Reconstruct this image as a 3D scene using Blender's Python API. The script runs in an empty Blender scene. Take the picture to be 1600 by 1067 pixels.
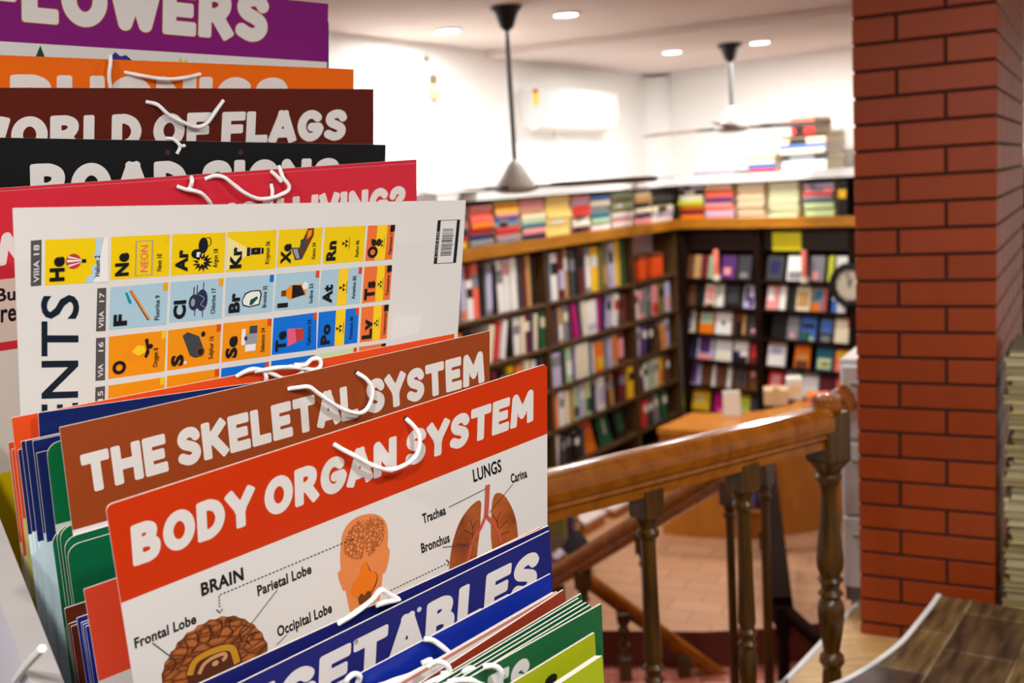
import bpy, math, random
import numpy as np
from mathutils import Vector, Matrix

# ------------------------------------------------------------------ camera, world, lights
C = bpy.context.scene.collection
SC = bpy.context.scene
EZ = 1.8                                  # eye height above the shop floor
F, SLOPE, HY = 1700.0, .06, 290.0         # focal length in pixels of a 1600 wide frame, roll, horizon
rr = math.atan(SLOPE); pp = math.atan((533.5 - HY) * math.cos(rr) / F)
FW = np.array([0, math.cos(pp), -math.sin(pp)]); R0_ = np.array([1., 0, 0]); U0_ = np.array([0, math.sin(pp), math.cos(pp)])
CR = math.cos(rr) * R0_ - math.sin(rr) * U0_; CU = math.sin(rr) * R0_ + math.cos(rr) * U0_
EYE = np.array([0, 0, EZ])
cd = bpy.data.cameras.new('camera'); cam = bpy.data.objects.new('camera', cd); C.objects.link(cam)
cam.matrix_world = Matrix(((CR[0], CU[0], -FW[0], 0), (CR[1], CU[1], -FW[1], 0), (CR[2], CU[2], -FW[2], EZ), (0, 0, 0, 1)))
cd.sensor_width = 36; cd.lens = F * 36 / 1600; cd.clip_start = .02
cd.dof.use_dof = True; cd.dof.focus_distance = 1.22; cd.dof.aperture_fstop = 5.0; cd.dof.aperture_blades = 0
SC.camera = cam
SC.view_settings.view_transform = 'Standard'; SC.view_settings.look = 'None'
SC.view_settings.exposure = 0.4; SC.view_settings.gamma = 1.0; SC.view_settings.use_curve_mapping = False
W = bpy.data.worlds.new('world'); SC.world = W; W.use_nodes = True
W.node_tree.nodes['Background'].inputs[0].default_value = (1, .97, .93, 1)
W.node_tree.nodes['Background'].inputs[1].default_value = .26

def lamp(name, loc, power, size=.11, col=(1, .975, .945), spread=math.pi):
    l = bpy.data.lights.new(name, 'AREA'); l.shape = 'DISK'; l.size = size; l.energy = power; l.color = col; l.spread = spread
    o = bpy.data.objects.new(name, l); C.objects.link(o); o.location = loc; return o
ZC, ZS = EZ + .74, EZ + .70               # main ceiling, lower ceiling strip along the far wall
MAIN_L = [(-.212, 5.25), (.325, 4.978)]; STRIP_L = [(1.005, 6.339), (1.455, 6.129)]
for i, (x, y) in enumerate(MAIN_L + STRIP_L):
    lamp('downlight_and_fill_lamp', (x, y, (ZC if i < 2 else ZS) - .02), 12.5)
for (x, y, p) in ((-1.2, 4.6, 12), (1.3, 4.3, 12), (.35, 3.2, 9), (2.2, 5.2, 12), (.55, 6.1, 9)):
    lamp('downlight_and_fill_lamp', (x, y, ZC - .02), p)  # extra lamps without fittings, added to light shop and stairwell
for (x, y, p) in ((.9, .35, 17.5), (-.2, -.45, 23), (1.5, 1.5, 12), (-.8, -.05, 13)):
    lamp('downlight_and_fill_lamp', (x, y, ZC - .02), p, .16)  # unseen fill lamps added around the camera to brighten the charts

# ------------------------------------------------------------------ geometry helpers
def V(*a): return np.array(a, float)
def ray(x, y): return FW + CR * ((x - 800) / F) + CU * ((533.5 - y) / F)
def at_y(x, y, Y): v = ray(x, y); return EYE + v * (Y / v[1])
def at_z(x, y, z): v = ray(x, y); return EYE + v * ((z - EZ) / v[2])
def at_plane(x, y, P, n): v = ray(x, y); return EYE + v * (((P - EYE) @ n) / (v @ n))
def proj(P):
    d = (P - EYE) @ FW; return np.array([800 + F * ((P - EYE) @ CR) / d, 533.5 - F * ((P - EYE) @ CU) / d])
def unit(v): return v / np.linalg.norm(v)
Z = V(0, 0, 1)
random.seed(7)

class MB:
    def __init__(s): s.v = []; s.f = []; s.m = []
    def face(s, pts, m=0):
        i = len(s.v); s.v += [tuple(p) for p in pts]; s.f.append(tuple(range(i, i + len(pts)))); s.m.append(m)
    def mesh(s, vs, fs, m=0):
        i = len(s.v); s.v += [tuple(p) for p in vs]
        for f in fs: s.f.append(tuple(i + k for k in f)); s.m.append(m)
    def box(s, o, ex, ey, ez, m=0):       # corner o and three edge vectors (right handed)
        p = [o, o + ex, o + ex + ey, o + ey]; p += [q + ez for q in p]
        s.mesh(p, [(3, 2, 1, 0), (4, 5, 6, 7), (0, 1, 5, 4), (1, 2, 6, 5), (2, 3, 7, 6), (3, 0, 4, 7)], m)
    def bbox(s, o, ex, ey, ez, b=.003, m=0):   # box with chamfered edges
        L = [np.linalg.norm(ex), np.linalg.norm(ey), np.linalg.norm(ez)]; E = [ex / L[0], ey / L[1], ez / L[2]]
        b = min(b, min(L) * .45); vs = []; idx = {}
        for i in (0, 1):
            for j in (0, 1):
                for k in (0, 1):
                    for ax in range(3):
                        c = [i, j, k]; q = np.array(o, float)
                        for a in range(3): q = q + E[a] * ((L[a] if c[a] else 0) + (0 if a == ax else (-b if c[a] else b)))
                        idx[(i, j, k, ax)] = len(vs); vs.append(q)
        fs = []
        for ax in range(3):
            a1, a2 = (ax + 1) % 3, (ax + 2) % 3
            for sd in (0, 1):
                r = []
                for (p, q) in ((0, 0), (1, 0), (1, 1), (0, 1)):
                    c = [0, 0, 0]; c[ax] = sd; c[a1] = p; c[a2] = q; r.append(idx[(*c, ax)])
                fs.append(tuple(r if sd else r[::-1]))
            for p in (0, 1):
                for q in (0, 1):
                    r = []
                    for (t, fa) in ((0, a1), (1, a1), (1, a2), (0, a2)):
                        c = [0, 0, 0]; c[ax] = t; c[a1] = p; c[a2] = q; r.append(idx[(*c, fa)])
                    fs.append(tuple(r[::-1] if p == q else r))
        for i in (0, 1):
            for j in (0, 1):
                for k in (0, 1):
                    r = (idx[(i, j, k, 0)], idx[(i, j, k, 1)], idx[(i, j, k, 2)])
                    fs.append(r if (i + j + k) % 2 else r[::-1])
        s.mesh(vs, fs, m)
    def prism(s, pts, z0, z1, m=0, mt=None):   # plan polygon, counter-clockwise
        n = len(pts); lo = [V(p[0], p[1], z0) for p in pts]; hi = [V(p[0], p[1], z1) for p in pts]
        s.face(lo[::-1], m); s.face(hi, m if mt is None else mt)
        for i in range(n): s.face([lo[i], lo[(i + 1) % n], hi[(i + 1) % n], hi[i]], m)
    def extrude(s, pts, d, m=0):
        n = len(pts); q = [p + d for p in pts]; s.face(pts[::-1], m); s.face(q, m)
        for i in range(n): s.face([pts[i], pts[(i + 1) % n], q[(i + 1) % n], q[i]], m)
    def lathe(s, prof, o, ax=Z, n=20, m=0, ring=False):    # prof: (radius, height)
        ax = unit(ax); a = unit(np.cross(ax, V(.3, .9, .1))); b = np.cross(ax, a); vs = []
        for (r, h) in prof:
            for k in range(n):
                t = 2 * math.pi * k / n; vs.append(o + ax * h + (a * math.cos(t) + b * math.sin(t)) * max(r, 1e-5))
        fs = [];
        for i in range(len(prof) - 1):
            for k in range(n): fs.append((i * n + k, i * n + (k + 1) % n, (i + 1) * n + (k + 1) % n, (i + 1) * n + k))
        q = (len(prof) - 1) * n
        if ring: fs += [(q + k, q + (k + 1) % n, (k + 1) % n, k) for k in range(n)]
        else: fs.append(tuple(range(n))[::-1]); fs.append(tuple(q + k for k in range(n)))
        s.mesh(vs, fs, m)
    def tube(s, pts, r, n=8, m=0, twist=0):
        pts = [np.array(p, float) for p in pts]; N = len(pts); vs = []; up = V(.13, .27, .95)
        t0 = unit(pts[1] - pts[0]); a = unit(np.cross(t0, up)); ph = 0
        for i, p in enumerate(pts):
            t = unit(pts[min(i + 1, N - 1)] - pts[max(i - 1, 0)]); a = unit(a - t * (a @ t)); b = np.cross(t, a); ph += twist
            for k in range(n):
                w = 2 * math.pi * k / n; q = r * (1 + (.14 * math.sin(3 * w + ph) if twist else 0))
                vs.append(p + (a * math.cos(w) + b * math.sin(w)) * q)
        fs = []
        for i in range(N - 1):
            for k in range(n): fs.append((i * n + k, i * n + (k + 1) % n, (i + 1) * n + (k + 1) % n, (i + 1) * n + k))
        fs.append(tuple(range(n))[::-1]); fs.append(tuple((N - 1) * n + k for k in range(n)))
        s.mesh(vs, fs, m)
    def sweep(s, prof, A, B, side, up, m=0):   # closed section (side, up) swept from A to B
        n = len(prof); p = [A + side * x + up * y for x, y in prof]; q = [B + side * x + up * y for x, y in prof]
        s.face(p, m); s.face(q[::-1], m)
        for i in range(n): s.face([p[(i + 1) % n], p[i], q[i], q[(i + 1) % n]], m)
    def build(s, name, mats, parent=None, loc=None, smooth=False, ang=40):
        me = bpy.data.meshes.new(name); P = np.array(s.v, float)
        o = bpy.data.objects.new(name, me); C.objects.link(o)
        if parent is not None:
            base = np.array(WORLD[parent.name]); o.parent = parent; WORLD[o.name] = base
        else:
            base = np.array([(P[:, 0].min() + P[:, 0].max()) / 2, (P[:, 1].min() + P[:, 1].max()) / 2, P[:, 2].min()]) if loc is None else np.array(loc, float)
            o.location = base; WORLD[o.name] = base
        me.from_pydata([tuple(q) for q in P - base], [], s.f)
        for m_ in (mats if isinstance(mats, list) else [mats]): me.materials.append(m_)
        me.polygons.foreach_set('material_index', s.m)
        me.validate(); me.update()
        if smooth:
            me.polygons.foreach_set('use_smooth', [True] * len(me.polygons)); me.set_sharp_from_angle(angle=math.radians(ang))
        return o
WORLD = {}
def tag(o, label, cat, group=None):
    o['label'] = label; o['category'] = cat
    if group: o['group'] = group
    return o
def thing(name, label, cat, loc, group=None):
    o = bpy.data.objects.new(name, None); C.objects.link(o); o.location = tuple(loc); o.empty_display_size = .05
    WORLD[o.name] = np.array(loc, float); return tag(o, label, cat, group)
def struct(mb, name, mats, smooth=False):
    o = mb.build(name, mats, smooth=smooth); o['kind'] = 'structure'; return o
def smoothpath(pts, step=.003):
    P = [np.array(p, float) for p in pts]; P = [2 * P[0] - P[1]] + P + [2 * P[-1] - P[-2]]; out = []
    for i in range(1, len(P) - 2):
        n = max(2, int(np.linalg.norm(P[i + 1] - P[i]) / step))
        for k in range(n):
            t = k / n; a, b, c, d = P[i - 1], P[i], P[i + 1], P[i + 2]
            out.append(.5 * (2 * b + (c - a) * t + (2 * a - 5 * b + 4 * c - d) * t * t + (3 * b - a - 3 * c + d) * t ** 3))
    out.append(P[-2]); return out

# ------------------------------------------------------------------ materials
def lin(c): return tuple(((v / 255) / 12.92 if v / 255 <= .04045 else ((v / 255 + .055) / 1.055) ** 2.4) for v in c)
MATS = {}
def mat(name, rgb, rough=.55, spec=.4, coat=0, vary=0, scale=30, metal=0, emit=0, bump=0):
    if name in MATS: return MATS[name]
    m = bpy.data.materials.new(name); m.use_nodes = True; nt = m.node_tree; b = nt.nodes['Principled BSDF']
    c = (*lin(rgb), 1); b.inputs['Base Color'].default_value = c; b.inputs['Roughness'].default_value = rough
    b.inputs['Specular IOR Level'].default_value = spec; b.inputs['Metallic'].default_value = metal
    if coat: b.inputs['Coat Weight'].default_value = coat; b.inputs['Coat Roughness'].default_value = .12
    if emit: b.inputs['Emission Color'].default_value = c; b.inputs['Emission Strength'].default_value = emit
    if vary or bump:
        tc = nt.nodes.new('ShaderNodeTexCoord'); no = nt.nodes.new('ShaderNodeTexNoise'); no.inputs['Scale'].default_value = scale
        no.inputs['Detail'].default_value = 4; nt.links.new(tc.outputs['Object'], no.inputs['Vector'])
    if vary:
        mx = nt.nodes.new('ShaderNodeMix'); mx.data_type = 'RGBA'
        mx.inputs[6].default_value = tuple(v * (1 - vary) for v in c[:3]) + (1,); mx.inputs[7].default_value = tuple(min(1, v * (1 + vary)) for v in c[:3]) + (1,)
        nt.links.new(no.outputs['Fac'], mx.inputs[0]); nt.links.new(mx.outputs[2], b.inputs['Base Color'])
    if bump:
        bp = nt.nodes.new('ShaderNodeBump'); bp.inputs['Strength'].default_value = bump; bp.inputs['Distance'].default_value = .004
        nt.links.new(no.outputs['Fac'], bp.inputs['Height']); nt.links.new(bp.outputs[0], b.inputs['Normal'])
    MATS[name] = m; return m
def ramp_mat(name, tex, stops, rough=.5, coat=0, vec=(1, 1, 1), rot=(0, 0, 0), out='Fac', setup=None, spec=.4):
    if name in MATS: return MATS[name]
    m = bpy.data.materials.new(name); m.use_nodes = True; nt = m.node_tree; b = nt.nodes['Principled BSDF']
    tc = nt.nodes.new('ShaderNodeTexCoord'); mp = nt.nodes.new('ShaderNodeMapping'); mp.inputs['Scale'].default_value = vec; mp.inputs['Rotation'].default_value = rot
    t = nt.nodes.new(tex); nt.links.new(tc.outputs['Object'], mp.inputs[0]); nt.links.new(mp.outputs[0], t.inputs['Vector'])
    if setup: setup(t)
    cr = nt.nodes.new('ShaderNodeValToRGB'); e = cr.color_ramp.elements
    while len(e) < len(stops): e.new(.5)
    for i, (p, c) in enumerate(stops): e[i].position = p; e[i].color = (*lin(c), 1)
    nt.links.new(t.outputs[out], cr.inputs[0]); nt.links.new(cr.outputs[0], b.inputs['Base Color'])
    b.inputs['Roughness'].default_value = rough; b.inputs['Specular IOR Level'].default_value = spec
    if coat: b.inputs['Coat Weight'].default_value = coat; b.inputs['Coat Roughness'].default_value = .08
    MATS[name] = m; return m
def setv(**k):
    def f(t):
        for a, v in k.items(): t.inputs[a.replace('_', ' ')].default_value = v
    return f
WHITE = mat('wall_paint', (238, 236, 232), .8, .2, vary=.03, scale=3)
CEIL = mat('ceiling_paint', (222, 208, 200), .9, .1, vary=.08, scale=2.2)
WOODV = ramp_mat('varnished_wood', 'ShaderNodeTexNoise', [(.3, (128, 66, 2)), (.7, (160, 90, 8))], .2, .4, (6, 6, 6), setup=setv(Scale=4, Detail=6, Distortion=.6))
WOODB = ramp_mat('dark_turned_wood', 'ShaderNodeTexNoise', [(.3, (54, 32, 3)), (.7, (92, 58, 11))], .3, .3, (30, 30, 3), setup=setv(Scale=3, Detail=5))
WOODD = mat('dark_brown_wood', (34, 19, 12), .85, .06, vary=.25, scale=12)
BOARD = ramp_mat('honey_board', 'ShaderNodeTexNoise', [(.3, (150, 92, 16)), (.7, (186, 122, 30))], .4, .2, (3, 3, 30), setup=setv(Scale=2, Detail=4))
SHELF = mat('shelf_wood', (84, 58, 30), .5, .3, vary=.25, scale=14)
COUNT = ramp_mat('counter_veneer', 'ShaderNodeTexNoise', [(.3, (168, 98, 20)), (.7, (196, 124, 34))], .4, .2, (8, 8, 1), setup=setv(Scale=2, Detail=4))
TAN = ramp_mat('pale_wood_floor', 'ShaderNodeTexNoise', [(.3, (172, 132, 78)), (.7, (208, 170, 112))], .45, .1, (3, 30, 3), (0, 0, .6), setup=setv(Scale=2, Detail=6))
TRIMW = mat('white_nosing', (226, 224, 222), .45, .4)
DARK = mat('painted_niche_shade', (24, 18, 14), .7)
BLACKM = mat('black_metal', (26, 26, 28), .4)
STEEL = mat('grey_enamel', (150, 142, 132), .35, .5)
PLASTIC = mat('white_plastic', (222, 222, 222), .35, .5)
CORDM = mat('white_cord', (250, 249, 247), .8, .2, bump=.3, scale=900)
INK = mat('black_ink', (18, 17, 20), .35, .4)
EDGE = mat('card_edge', (226, 218, 210), .6, .3)
CARDW = mat('white_card', (222, 218, 214), .3, .4)
TITLE = mat('title_white', (226, 220, 216), .3, .4)
PAGES = mat('book_pages', (222, 208, 178), .8, .2, vary=.08, scale=120)

# ------------------------------------------------------------------ lettering
RS = .135
GL = {}
def arc(cx, cy, rx, ry, a0, a1, n=28): return [(cx + rx * math.cos(math.radians(a0 + (a1 - a0) * i / n)), cy + ry * math.sin(math.radians(a0 + (a1 - a0) * i / n))) for i in range(n + 1)]
def cr2(pts, n=5):
    P = [np.array(p, float) for p in pts]; P = [2 * P[0] - P[1]] + P + [2 * P[-1] - P[-2]]; o = []
    for i in range(1, len(P) - 2):
        for k in range(n):
            t = k / n; a, b_, c_, d = P[i - 1], P[i], P[i + 1], P[i + 2]
            o.append(tuple(.5 * (2 * b_ + (c_ - a) * t + (2 * a - 5 * b_ + 4 * c_ - d) * t * t + (3 * b_ - a - 3 * c_ + d) * t ** 3)))
    o.append(tuple(P[-2])); return o
def g(ch, w, *st): GL[ch] = (w, [cr2(q) if 6 <= len(q) < 20 else q for q in st])
S_ = [(.60, .74), (.53, .83), (.38, .86), (.22, .80), (.17, .68), (.24, .57), (.42, .49), (.56, .40), (.58, .27), (.48, .16), (.32, .14), (.14, .22)]
g('T', .80, [(.14, .86), (.66, .86)], [(.40, .86), (.40, .14)]); g('H', .86, [(.14, .14), (.14, .86)], [(.72, .14), (.72, .86)], [(.14, .5), (.72, .5)])
g('E', .70, [(.56, .86), (.14, .86), (.14, .14), (.56, .14)], [(.14, .5), (.50, .5)]); g('F', .68, [(.56, .86), (.14, .86), (.14, .14)], [(.14, .48), (.50, .48)])
g('L', .66, [(.14, .86), (.14, .14), (.52, .14)]); g('I', .29, [(.145, .14), (.145, .86)]); g('S', .74, S_)
g('K', .80, [(.14, .14), (.14, .86)], [(.63, .86), (.2, .46)], [(.32, .56), (.66, .14)]); g('A', .82, [(.12, .14), (.38, .86), (.44, .86), (.70, .14)], [(.22, .30), (.60, .30)])
g('Y', .78, [(.12, .86), (.39, .46), (.66, .86)], [(.39, .46), (.39, .14)]); g('M', .96, [(.14, .14), (.18, .86), (.48, .36), (.78, .86), (.82, .14)])
g('B', .76, [(.14, .14), (.14, .86)], [(.14, .865), (.26, .865), (.40, .86), (.52, .79), (.52, .66), (.42, .54), (.26, .52), (.14, .52)], [(.26, .52), (.42, .51), (.57, .43), (.60, .32), (.55, .19), (.42, .135), (.26, .135), (.14, .135)])
g('O', .86, arc(.43, .5, .29, .36, 0, 360)); g('D', .78, [(.14, .14), (.14, .86)], [(.14, .865), (.24, .865), (.36, .86), (.54, .76), (.63, .58), (.63, .42), (.54, .24), (.36, .14), (.24, .135), (.14, .135)])
g('R', .76, [(.14, .14), (.14, .86)], [(.14, .865), (.26, .865), (.40, .86), (.54, .78), (.55, .62), (.44, .48), (.28, .46), (.14, .46)], [(.38, .46), (.60, .14)]); g('P', .74, [(.14, .14), (.14, .86)], [(.14, .865), (.26, .865), (.40, .86), (.54, .78), (.56, .62), (.46, .46), (.28, .43), (.14, .43)])
g('G', .82, arc(.43, .5, .29, .36, 45, 345) + [(.68, .46), (.46, .46)]); g('C', .78, arc(.43, .5, .29, .36, 50, 310)); g('N', .80, [(.14, .14), (.14, .86), (.66, .14), (.66, .86)])
g('W', 1.0, [(.12, .86), (.30, .14), (.50, .74), (.70, .14), (.88, .86)]); g('V', .76, [(.12, .86), (.38, .14), (.64, .86)])
g('U', .80, [(.14, .86), (.14, .36)] + arc(.40, .36, .26, .22, 180, 360) + [(.66, .86)]); g('X', .76, [(.14, .14), (.62, .86)], [(.14, .86), (.62, .14)])
g('?', .66, [(.12, .68), (.17, .80), (.33, .86), (.49, .80), (.52, .66), (.40, .52), (.34, .40)], [(.34, .135), (.34, .145)])
def seg_field(X, Y, strokes, r):
    D = np.full(X.shape, 9.); rc = .055
    for st in strokes:
        box = len(st) < 6; n = len(st)
        for i in range(n - 1):
            (x0, y0), (x1, y1) = st[i], st[i + 1]; dx, dy = x1 - x0, y1 - y0; L = math.hypot(dx, dy)
            if box:                                # bar with softly rounded ends, round at sharp joints
                ux, uy = (dx / L, dy / L) if L > 1e-6 else (1, 0); e = [r * .98, r * .98]
                for k, j in ((0, i - 1), (1, i + 1)):
                    if 0 <= j < n - 1:
                        vx, vy = st[j + 1][0] - st[j][0], st[j + 1][1] - st[j][1]; m = math.hypot(vx, vy)
                        if ux * vx + uy * vy < -.5 * m: e[k] = 0
                x0_, y0_, x1_, y1_ = x0 - ux * e[0], y0 - uy * e[0], x1 + ux * e[1], y1 + uy * e[1]; mx, my = (x0_ + x1_) / 2, (y0_ + y1_) / 2
                p = np.abs((X - mx) * ux + (Y - my) * uy) - (math.hypot(x1_ - x0_, y1_ - y0_) / 2 - rc); q = np.abs(-(X - mx) * uy + (Y - my) * ux) - (r - rc)
                D = np.minimum(D, np.hypot(np.maximum(p, 0), np.maximum(q, 0)) + np.minimum(np.maximum(p, q), 0) - rc + r)
                if i > 0: D = np.minimum(D, np.hypot(X - x0, Y - y0))
            else:
                t = np.clip(((X - x0) * dx + (Y - y0) * dy) / max(L * L, 1e-12), 0, 1)
                D = np.minimum(D, np.hypot(X - x0 - t * dx, Y - y0 - t * dy))
    return r - D
def march(f, x0, x1, y0, y1, h):               # filled marching squares of f > 0
    nx = int(math.ceil((x1 - x0) / h)); ny = int(math.ceil((y1 - y0) / h)); xs = x0 + h * np.arange(nx + 1); ys = y0 + h * np.arange(ny + 1)
    Xg, Yg = np.meshgrid(xs, ys); A = f(Xg, Yg); polys = []
    for j in range(ny):
        i = 0
        while i < nx:
            c = [A[j, i], A[j, i + 1], A[j + 1, i + 1], A[j + 1, i]]
            if min(c) > 0:
                k = i
                while k + 1 < nx and min(A[j, k + 2], A[j + 1, k + 2]) > 0: k += 1
                polys.append([(xs[i], ys[j]), (xs[k + 1], ys[j]), (xs[k + 1], ys[j + 1]), (xs[i], ys[j + 1])]); i = k + 1; continue
            if max(c) > 0:
                p = [(xs[i], ys[j]), (xs[i + 1], ys[j]), (xs[i + 1], ys[j + 1]), (xs[i], ys[j + 1])]; out = []
                for a in range(4):
                    b = (a + 1) % 4
                    if c[a] > 0: out.append(p[a])
                    if (c[a] > 0) != (c[b] > 0):
                        t = c[a] / (c[a] - c[b]); out.append((p[a][0] + t * (p[b][0] - p[a][0]), p[a][1] + t * (p[b][1] - p[a][1])))
                if len(out) > 2: polys.append(out)
            i += 1
    return polys
GC = {}
def glyph(ch):
    if ch not in GC:
        w, st = GL[ch]; GC[ch] = march(lambda X, Y: seg_field(X, Y, st, RS), -.08, w + .1, -.04, 1.04, .02)
    return GC[ch]
def title_polys(text, fit=None):
    x = 0; items = []
    for ch in text:
        if ch == ' ': items.append((x, .26, ' ')); x += .26
        else: items.append((x, GL[ch][0], ch)); x += GL[ch][0] + .045
    a, b = fit or (0, len(text)); xa = items[a][0]; xb = items[b - 1][0] + items[b - 1][1]; out = []
    for (x, w, ch) in items:
        if ch != ' ':
            out += [[((px + x - xa) / (xb - xa), py) for px, py in p] for p in glyph(ch)]
    return out
TC = {}
def text_polys(s, off=0.0):                    # built-in font, box scaled to unit width and unit cap height
    if (s, off) in TC: return TC[(s, off)]
    cu = bpy.data.curves.new('lettering', 'FONT'); cu.body = s; cu.offset = off; cu.fill_mode = 'FRONT'; cu.space_character = 1 + off * 1.6; cu.resolution_u = 3
    o = bpy.data.objects.new('lettering', cu); C.objects.link(o); dg = bpy.context.evaluated_depsgraph_get()
    me = bpy.data.meshes.new_from_object(o.evaluated_get(dg)); vs = [tuple(v.co) for v in me.vertices]
    fs = [[vs[i] for i in p.vertices] for p in me.polygons]
    C.objects.unlink(o); bpy.data.objects.remove(o); bpy.data.meshes.remove(me); bpy.data.curves.remove(cu)
    xs = [v[0] for v in vs]; x0, x1 = min(xs), max(xs); cap = .729
    TC[(s, off)] = [[((p[0] - x0) / (x1 - x0), p[1] / cap) for p in f] for f in fs]
    return TC[(s, off)]

# ------------------------------------------------------------------ the room
LZ, UZ = EZ - 1.30, EZ - 1.10             # landing tread and upper floor
def hd(x): v = ray(x, HY - SLOPE * (x - 800)); return math.atan2(v[0], v[1])
HL, HR = hd(1950), hd(-750)
DL = V(math.sin(HL), math.cos(HL), 0); DR = -V(math.sin(HR), math.cos(HR), 0)     # along the two shelf walls, left to right
NL = V(-DL[1], DL[0], 0); NR = V(-DR[1], DR[0], 0)                                 # away from the room
CN = at_y(1057, 350, 7.2); CN[2] = 0
def PL(t, off, ze): return CN + DL * t + NL * off + Z * (ze + EZ)
def PR(s, off, ze): return CN + DR * s + NR * off + Z * (ze + EZ)
def corner(off):
    A = np.array([NL[:2], NR[:2]]); q = np.linalg.solve(A, [off, off]); return V(CN[0] + q[0], CN[1] + q[1], 0)
def onL(x, y, off=0): return at_plane(x, y, CN + NL * off, NL)
def onR(x, y, off=0): return at_plane(x, y, CN + NR * off, NR)
def tL(x, y): return (onL(x, y) - CN) @ DL
def sR(x, y): return (onR(x, y) - CN) @ DR
WO = .36
b = MB(); a = corner(WO); e = corner(WO + .12); q0 = CN + DL * -6 + NL * WO; q1 = q0 + NL * .12
b.prism([q0, a, e, q1], 0, ZC); struct(b, 'wall_left', WHITE)
b = MB(); q0 = CN + DR * 4 + NR * WO; q1 = q0 + NR * .12
b.prism([a, q0, q1, e], 0, ZC); struct(b, 'wall_right', WHITE)
b = MB(); c0 = corner(WO); p = c0 - DL * .16; r = c0 + DR * .16
b.prism([p, p - NL * .03, p - NL * .03 - NR * .02 + (r - p) * .5, r - NR * .03, r, c0], EZ - .005, ZC - .06); struct(b, 'trim_1', WHITE)
b = MB(); b.box(V(-7, -4, ZC), V(13, 0, 0), V(0, 14, 0), V(0, 0, .1)); struct(b, 'ceiling', CEIL)
s0, s1 = V(-.28, 6.228, 0), V(1.671, 5.227, 0); sd = unit(s1 - s0)
k = ((CN + NL * WO - s0) @ NL) / (sd @ NL); w1 = s0 + sd * k
b = MB(); b.prism([w1 + V(.004, 0, 0), s1 + sd * 3.2, CN + DR * 3.9 + NR * (WO - .002), corner(WO - .002)], ZS, ZC - .001); struct(b, 'trim_2', CEIL)

FLOORM = ramp_mat('brick_tile_floor', 'ShaderNodeTexBrick', [(0, (120, 84, 62)), (.2, (178, 134, 104)), (1, (214, 176, 146))], .45, .15, (1, 1, 1), (0, 0, .5), 'Fac',
    lambda t: (setv(Scale=6, Mortar_Size=.02, Bias=-.2)(t)))
def brickfloor(name, c1, c2, c3, scale, rot, rough=.45):
    if name in MATS: return MATS[name]
    m = bpy.data.materials.new(name); m.use_nodes = True; nt = m.node_tree; bs = nt.nodes['Principled BSDF']
    tc = nt.nodes.new('ShaderNodeTexCoord'); mp = nt.nodes.new('ShaderNodeMapping'); mp.inputs['Rotation'].default_value = (0, 0, rot)
    t = nt.nodes.new('ShaderNodeTexBrick'); nt.links.new(tc.outputs['Object'], mp.inputs[0]); nt.links.new(mp.outputs[0], t.inputs['Vector'])
    t.inputs['Color1'].default_value = (*lin(c1), 1); t.inputs['Color2'].default_value = (*lin(c2), 1); t.inputs['Mortar'].default_value = (*lin(c3), 1)
    t.inputs['Scale'].default_value = scale; t.inputs['Mortar Size'].default_value = .012; t.inputs['Brick Width'].default_value = .5; t.inputs['Row Height'].default_value = .25
    nt.links.new(t.outputs['Color'], bs.inputs['Base Color']); bs.inputs['Roughness'].default_value = rough; MATS[name] = m; return m
FLOORM = brickfloor('brick_tile_paving', (184, 138, 102), (172, 124, 90), (156, 114, 86), 2.2, .45)
STEPM = brickfloor('red_brick_step', (186, 104, 84), (160, 84, 66), (206, 160, 140), 4.5, .1)
RISER = mat('dark_red_riser', (104, 50, 36), .5, .3, vary=.25, scale=9)
edge = [(-4.5, 4.9), (-2, 4.55), (-.3, 4.32), (.317, 4.186), (.694, 4.118), (1.024, 4.113), (1.5, 4.2), (3, 4.6), (5, 5.2)]
b = MB(); b.prism(edge + [(5, 9), (-4.5, 9)], -.15, 0, 1, 0); struct(b, 'floor', [FLOORM, RISER])
for i in range(1, 6):
    sh = [(x, y - .30 * i) for x, y in edge]; bk = [(x, y - .30 * (i - 1) + .04) for x, y in edge]
    if i == 5: sh = [(x, 1.0) for x, y in edge]
    b = MB(); b.prism(sh + bk[::-1], -.15 * (i + 1) - (0.15 if i == 5 else 0), -.15 * i, 1, 0); o = b.build('floor_step', [STEPM, RISER]); o['kind'] = 'structure'

# landing, upper floor with its white nosings
A_, B_ = at_z(1232, 1067, LZ), at_z(1292, 1002, LZ); nd = unit(B_ - A_); A0 = A_ - nd * .36; B1 = B_ + nd * .36
land = [A0, V(2.6, A0[1] - .1, 0), V(2.6, 3.7, 0), V(B1[0] + .12, 3.7, 0), B1]
b = MB(); b.prism(land, -.85, LZ, 1, 0); struct(b, 'floor_landing', [TAN, RISER])
nn = V(-nd[1], nd[0], 0)
b = MB(); b.bbox(A0 - Z * .03 + nn * .001, nd * np.linalg.norm(B1 - A0), nn * .018, Z * .034, .004); struct(b, 'trim_3', TRIMW)
cur = [at_z(*q, UZ) for q in ((1600, 952), (1471, 930), (1462, 944), (1440, 972), (1412, 1005), (1372, 1036), (1327, 1063))]
cur += [V(.60, 2.17, UZ), V(.53, 2.19, UZ), V(.47, 2.24, UZ)]
GA, GB = V(.70, 2.40, 0), V(.035, 1.97, 0); gd = unit(GB - GA); gn = V(gd[1], -gd[0], 0)     # guard rail line, gn away from the camera
if gn[1] < 0: gn = -gn
cur[-1] = GA + gd * .20 - gn * .05; cur[-1][2] = UZ
left = GA + gd * 1.45 - gn * .05
up = [cur[0] + (cur[0] - cur[1]) * 4.2] + cur + [V(left[0], left[1], 0), V(-3.2, left[1] - .2, 0), V(-3.2, -2.5, 0), V(3.2, -2.5, 0)]
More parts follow.
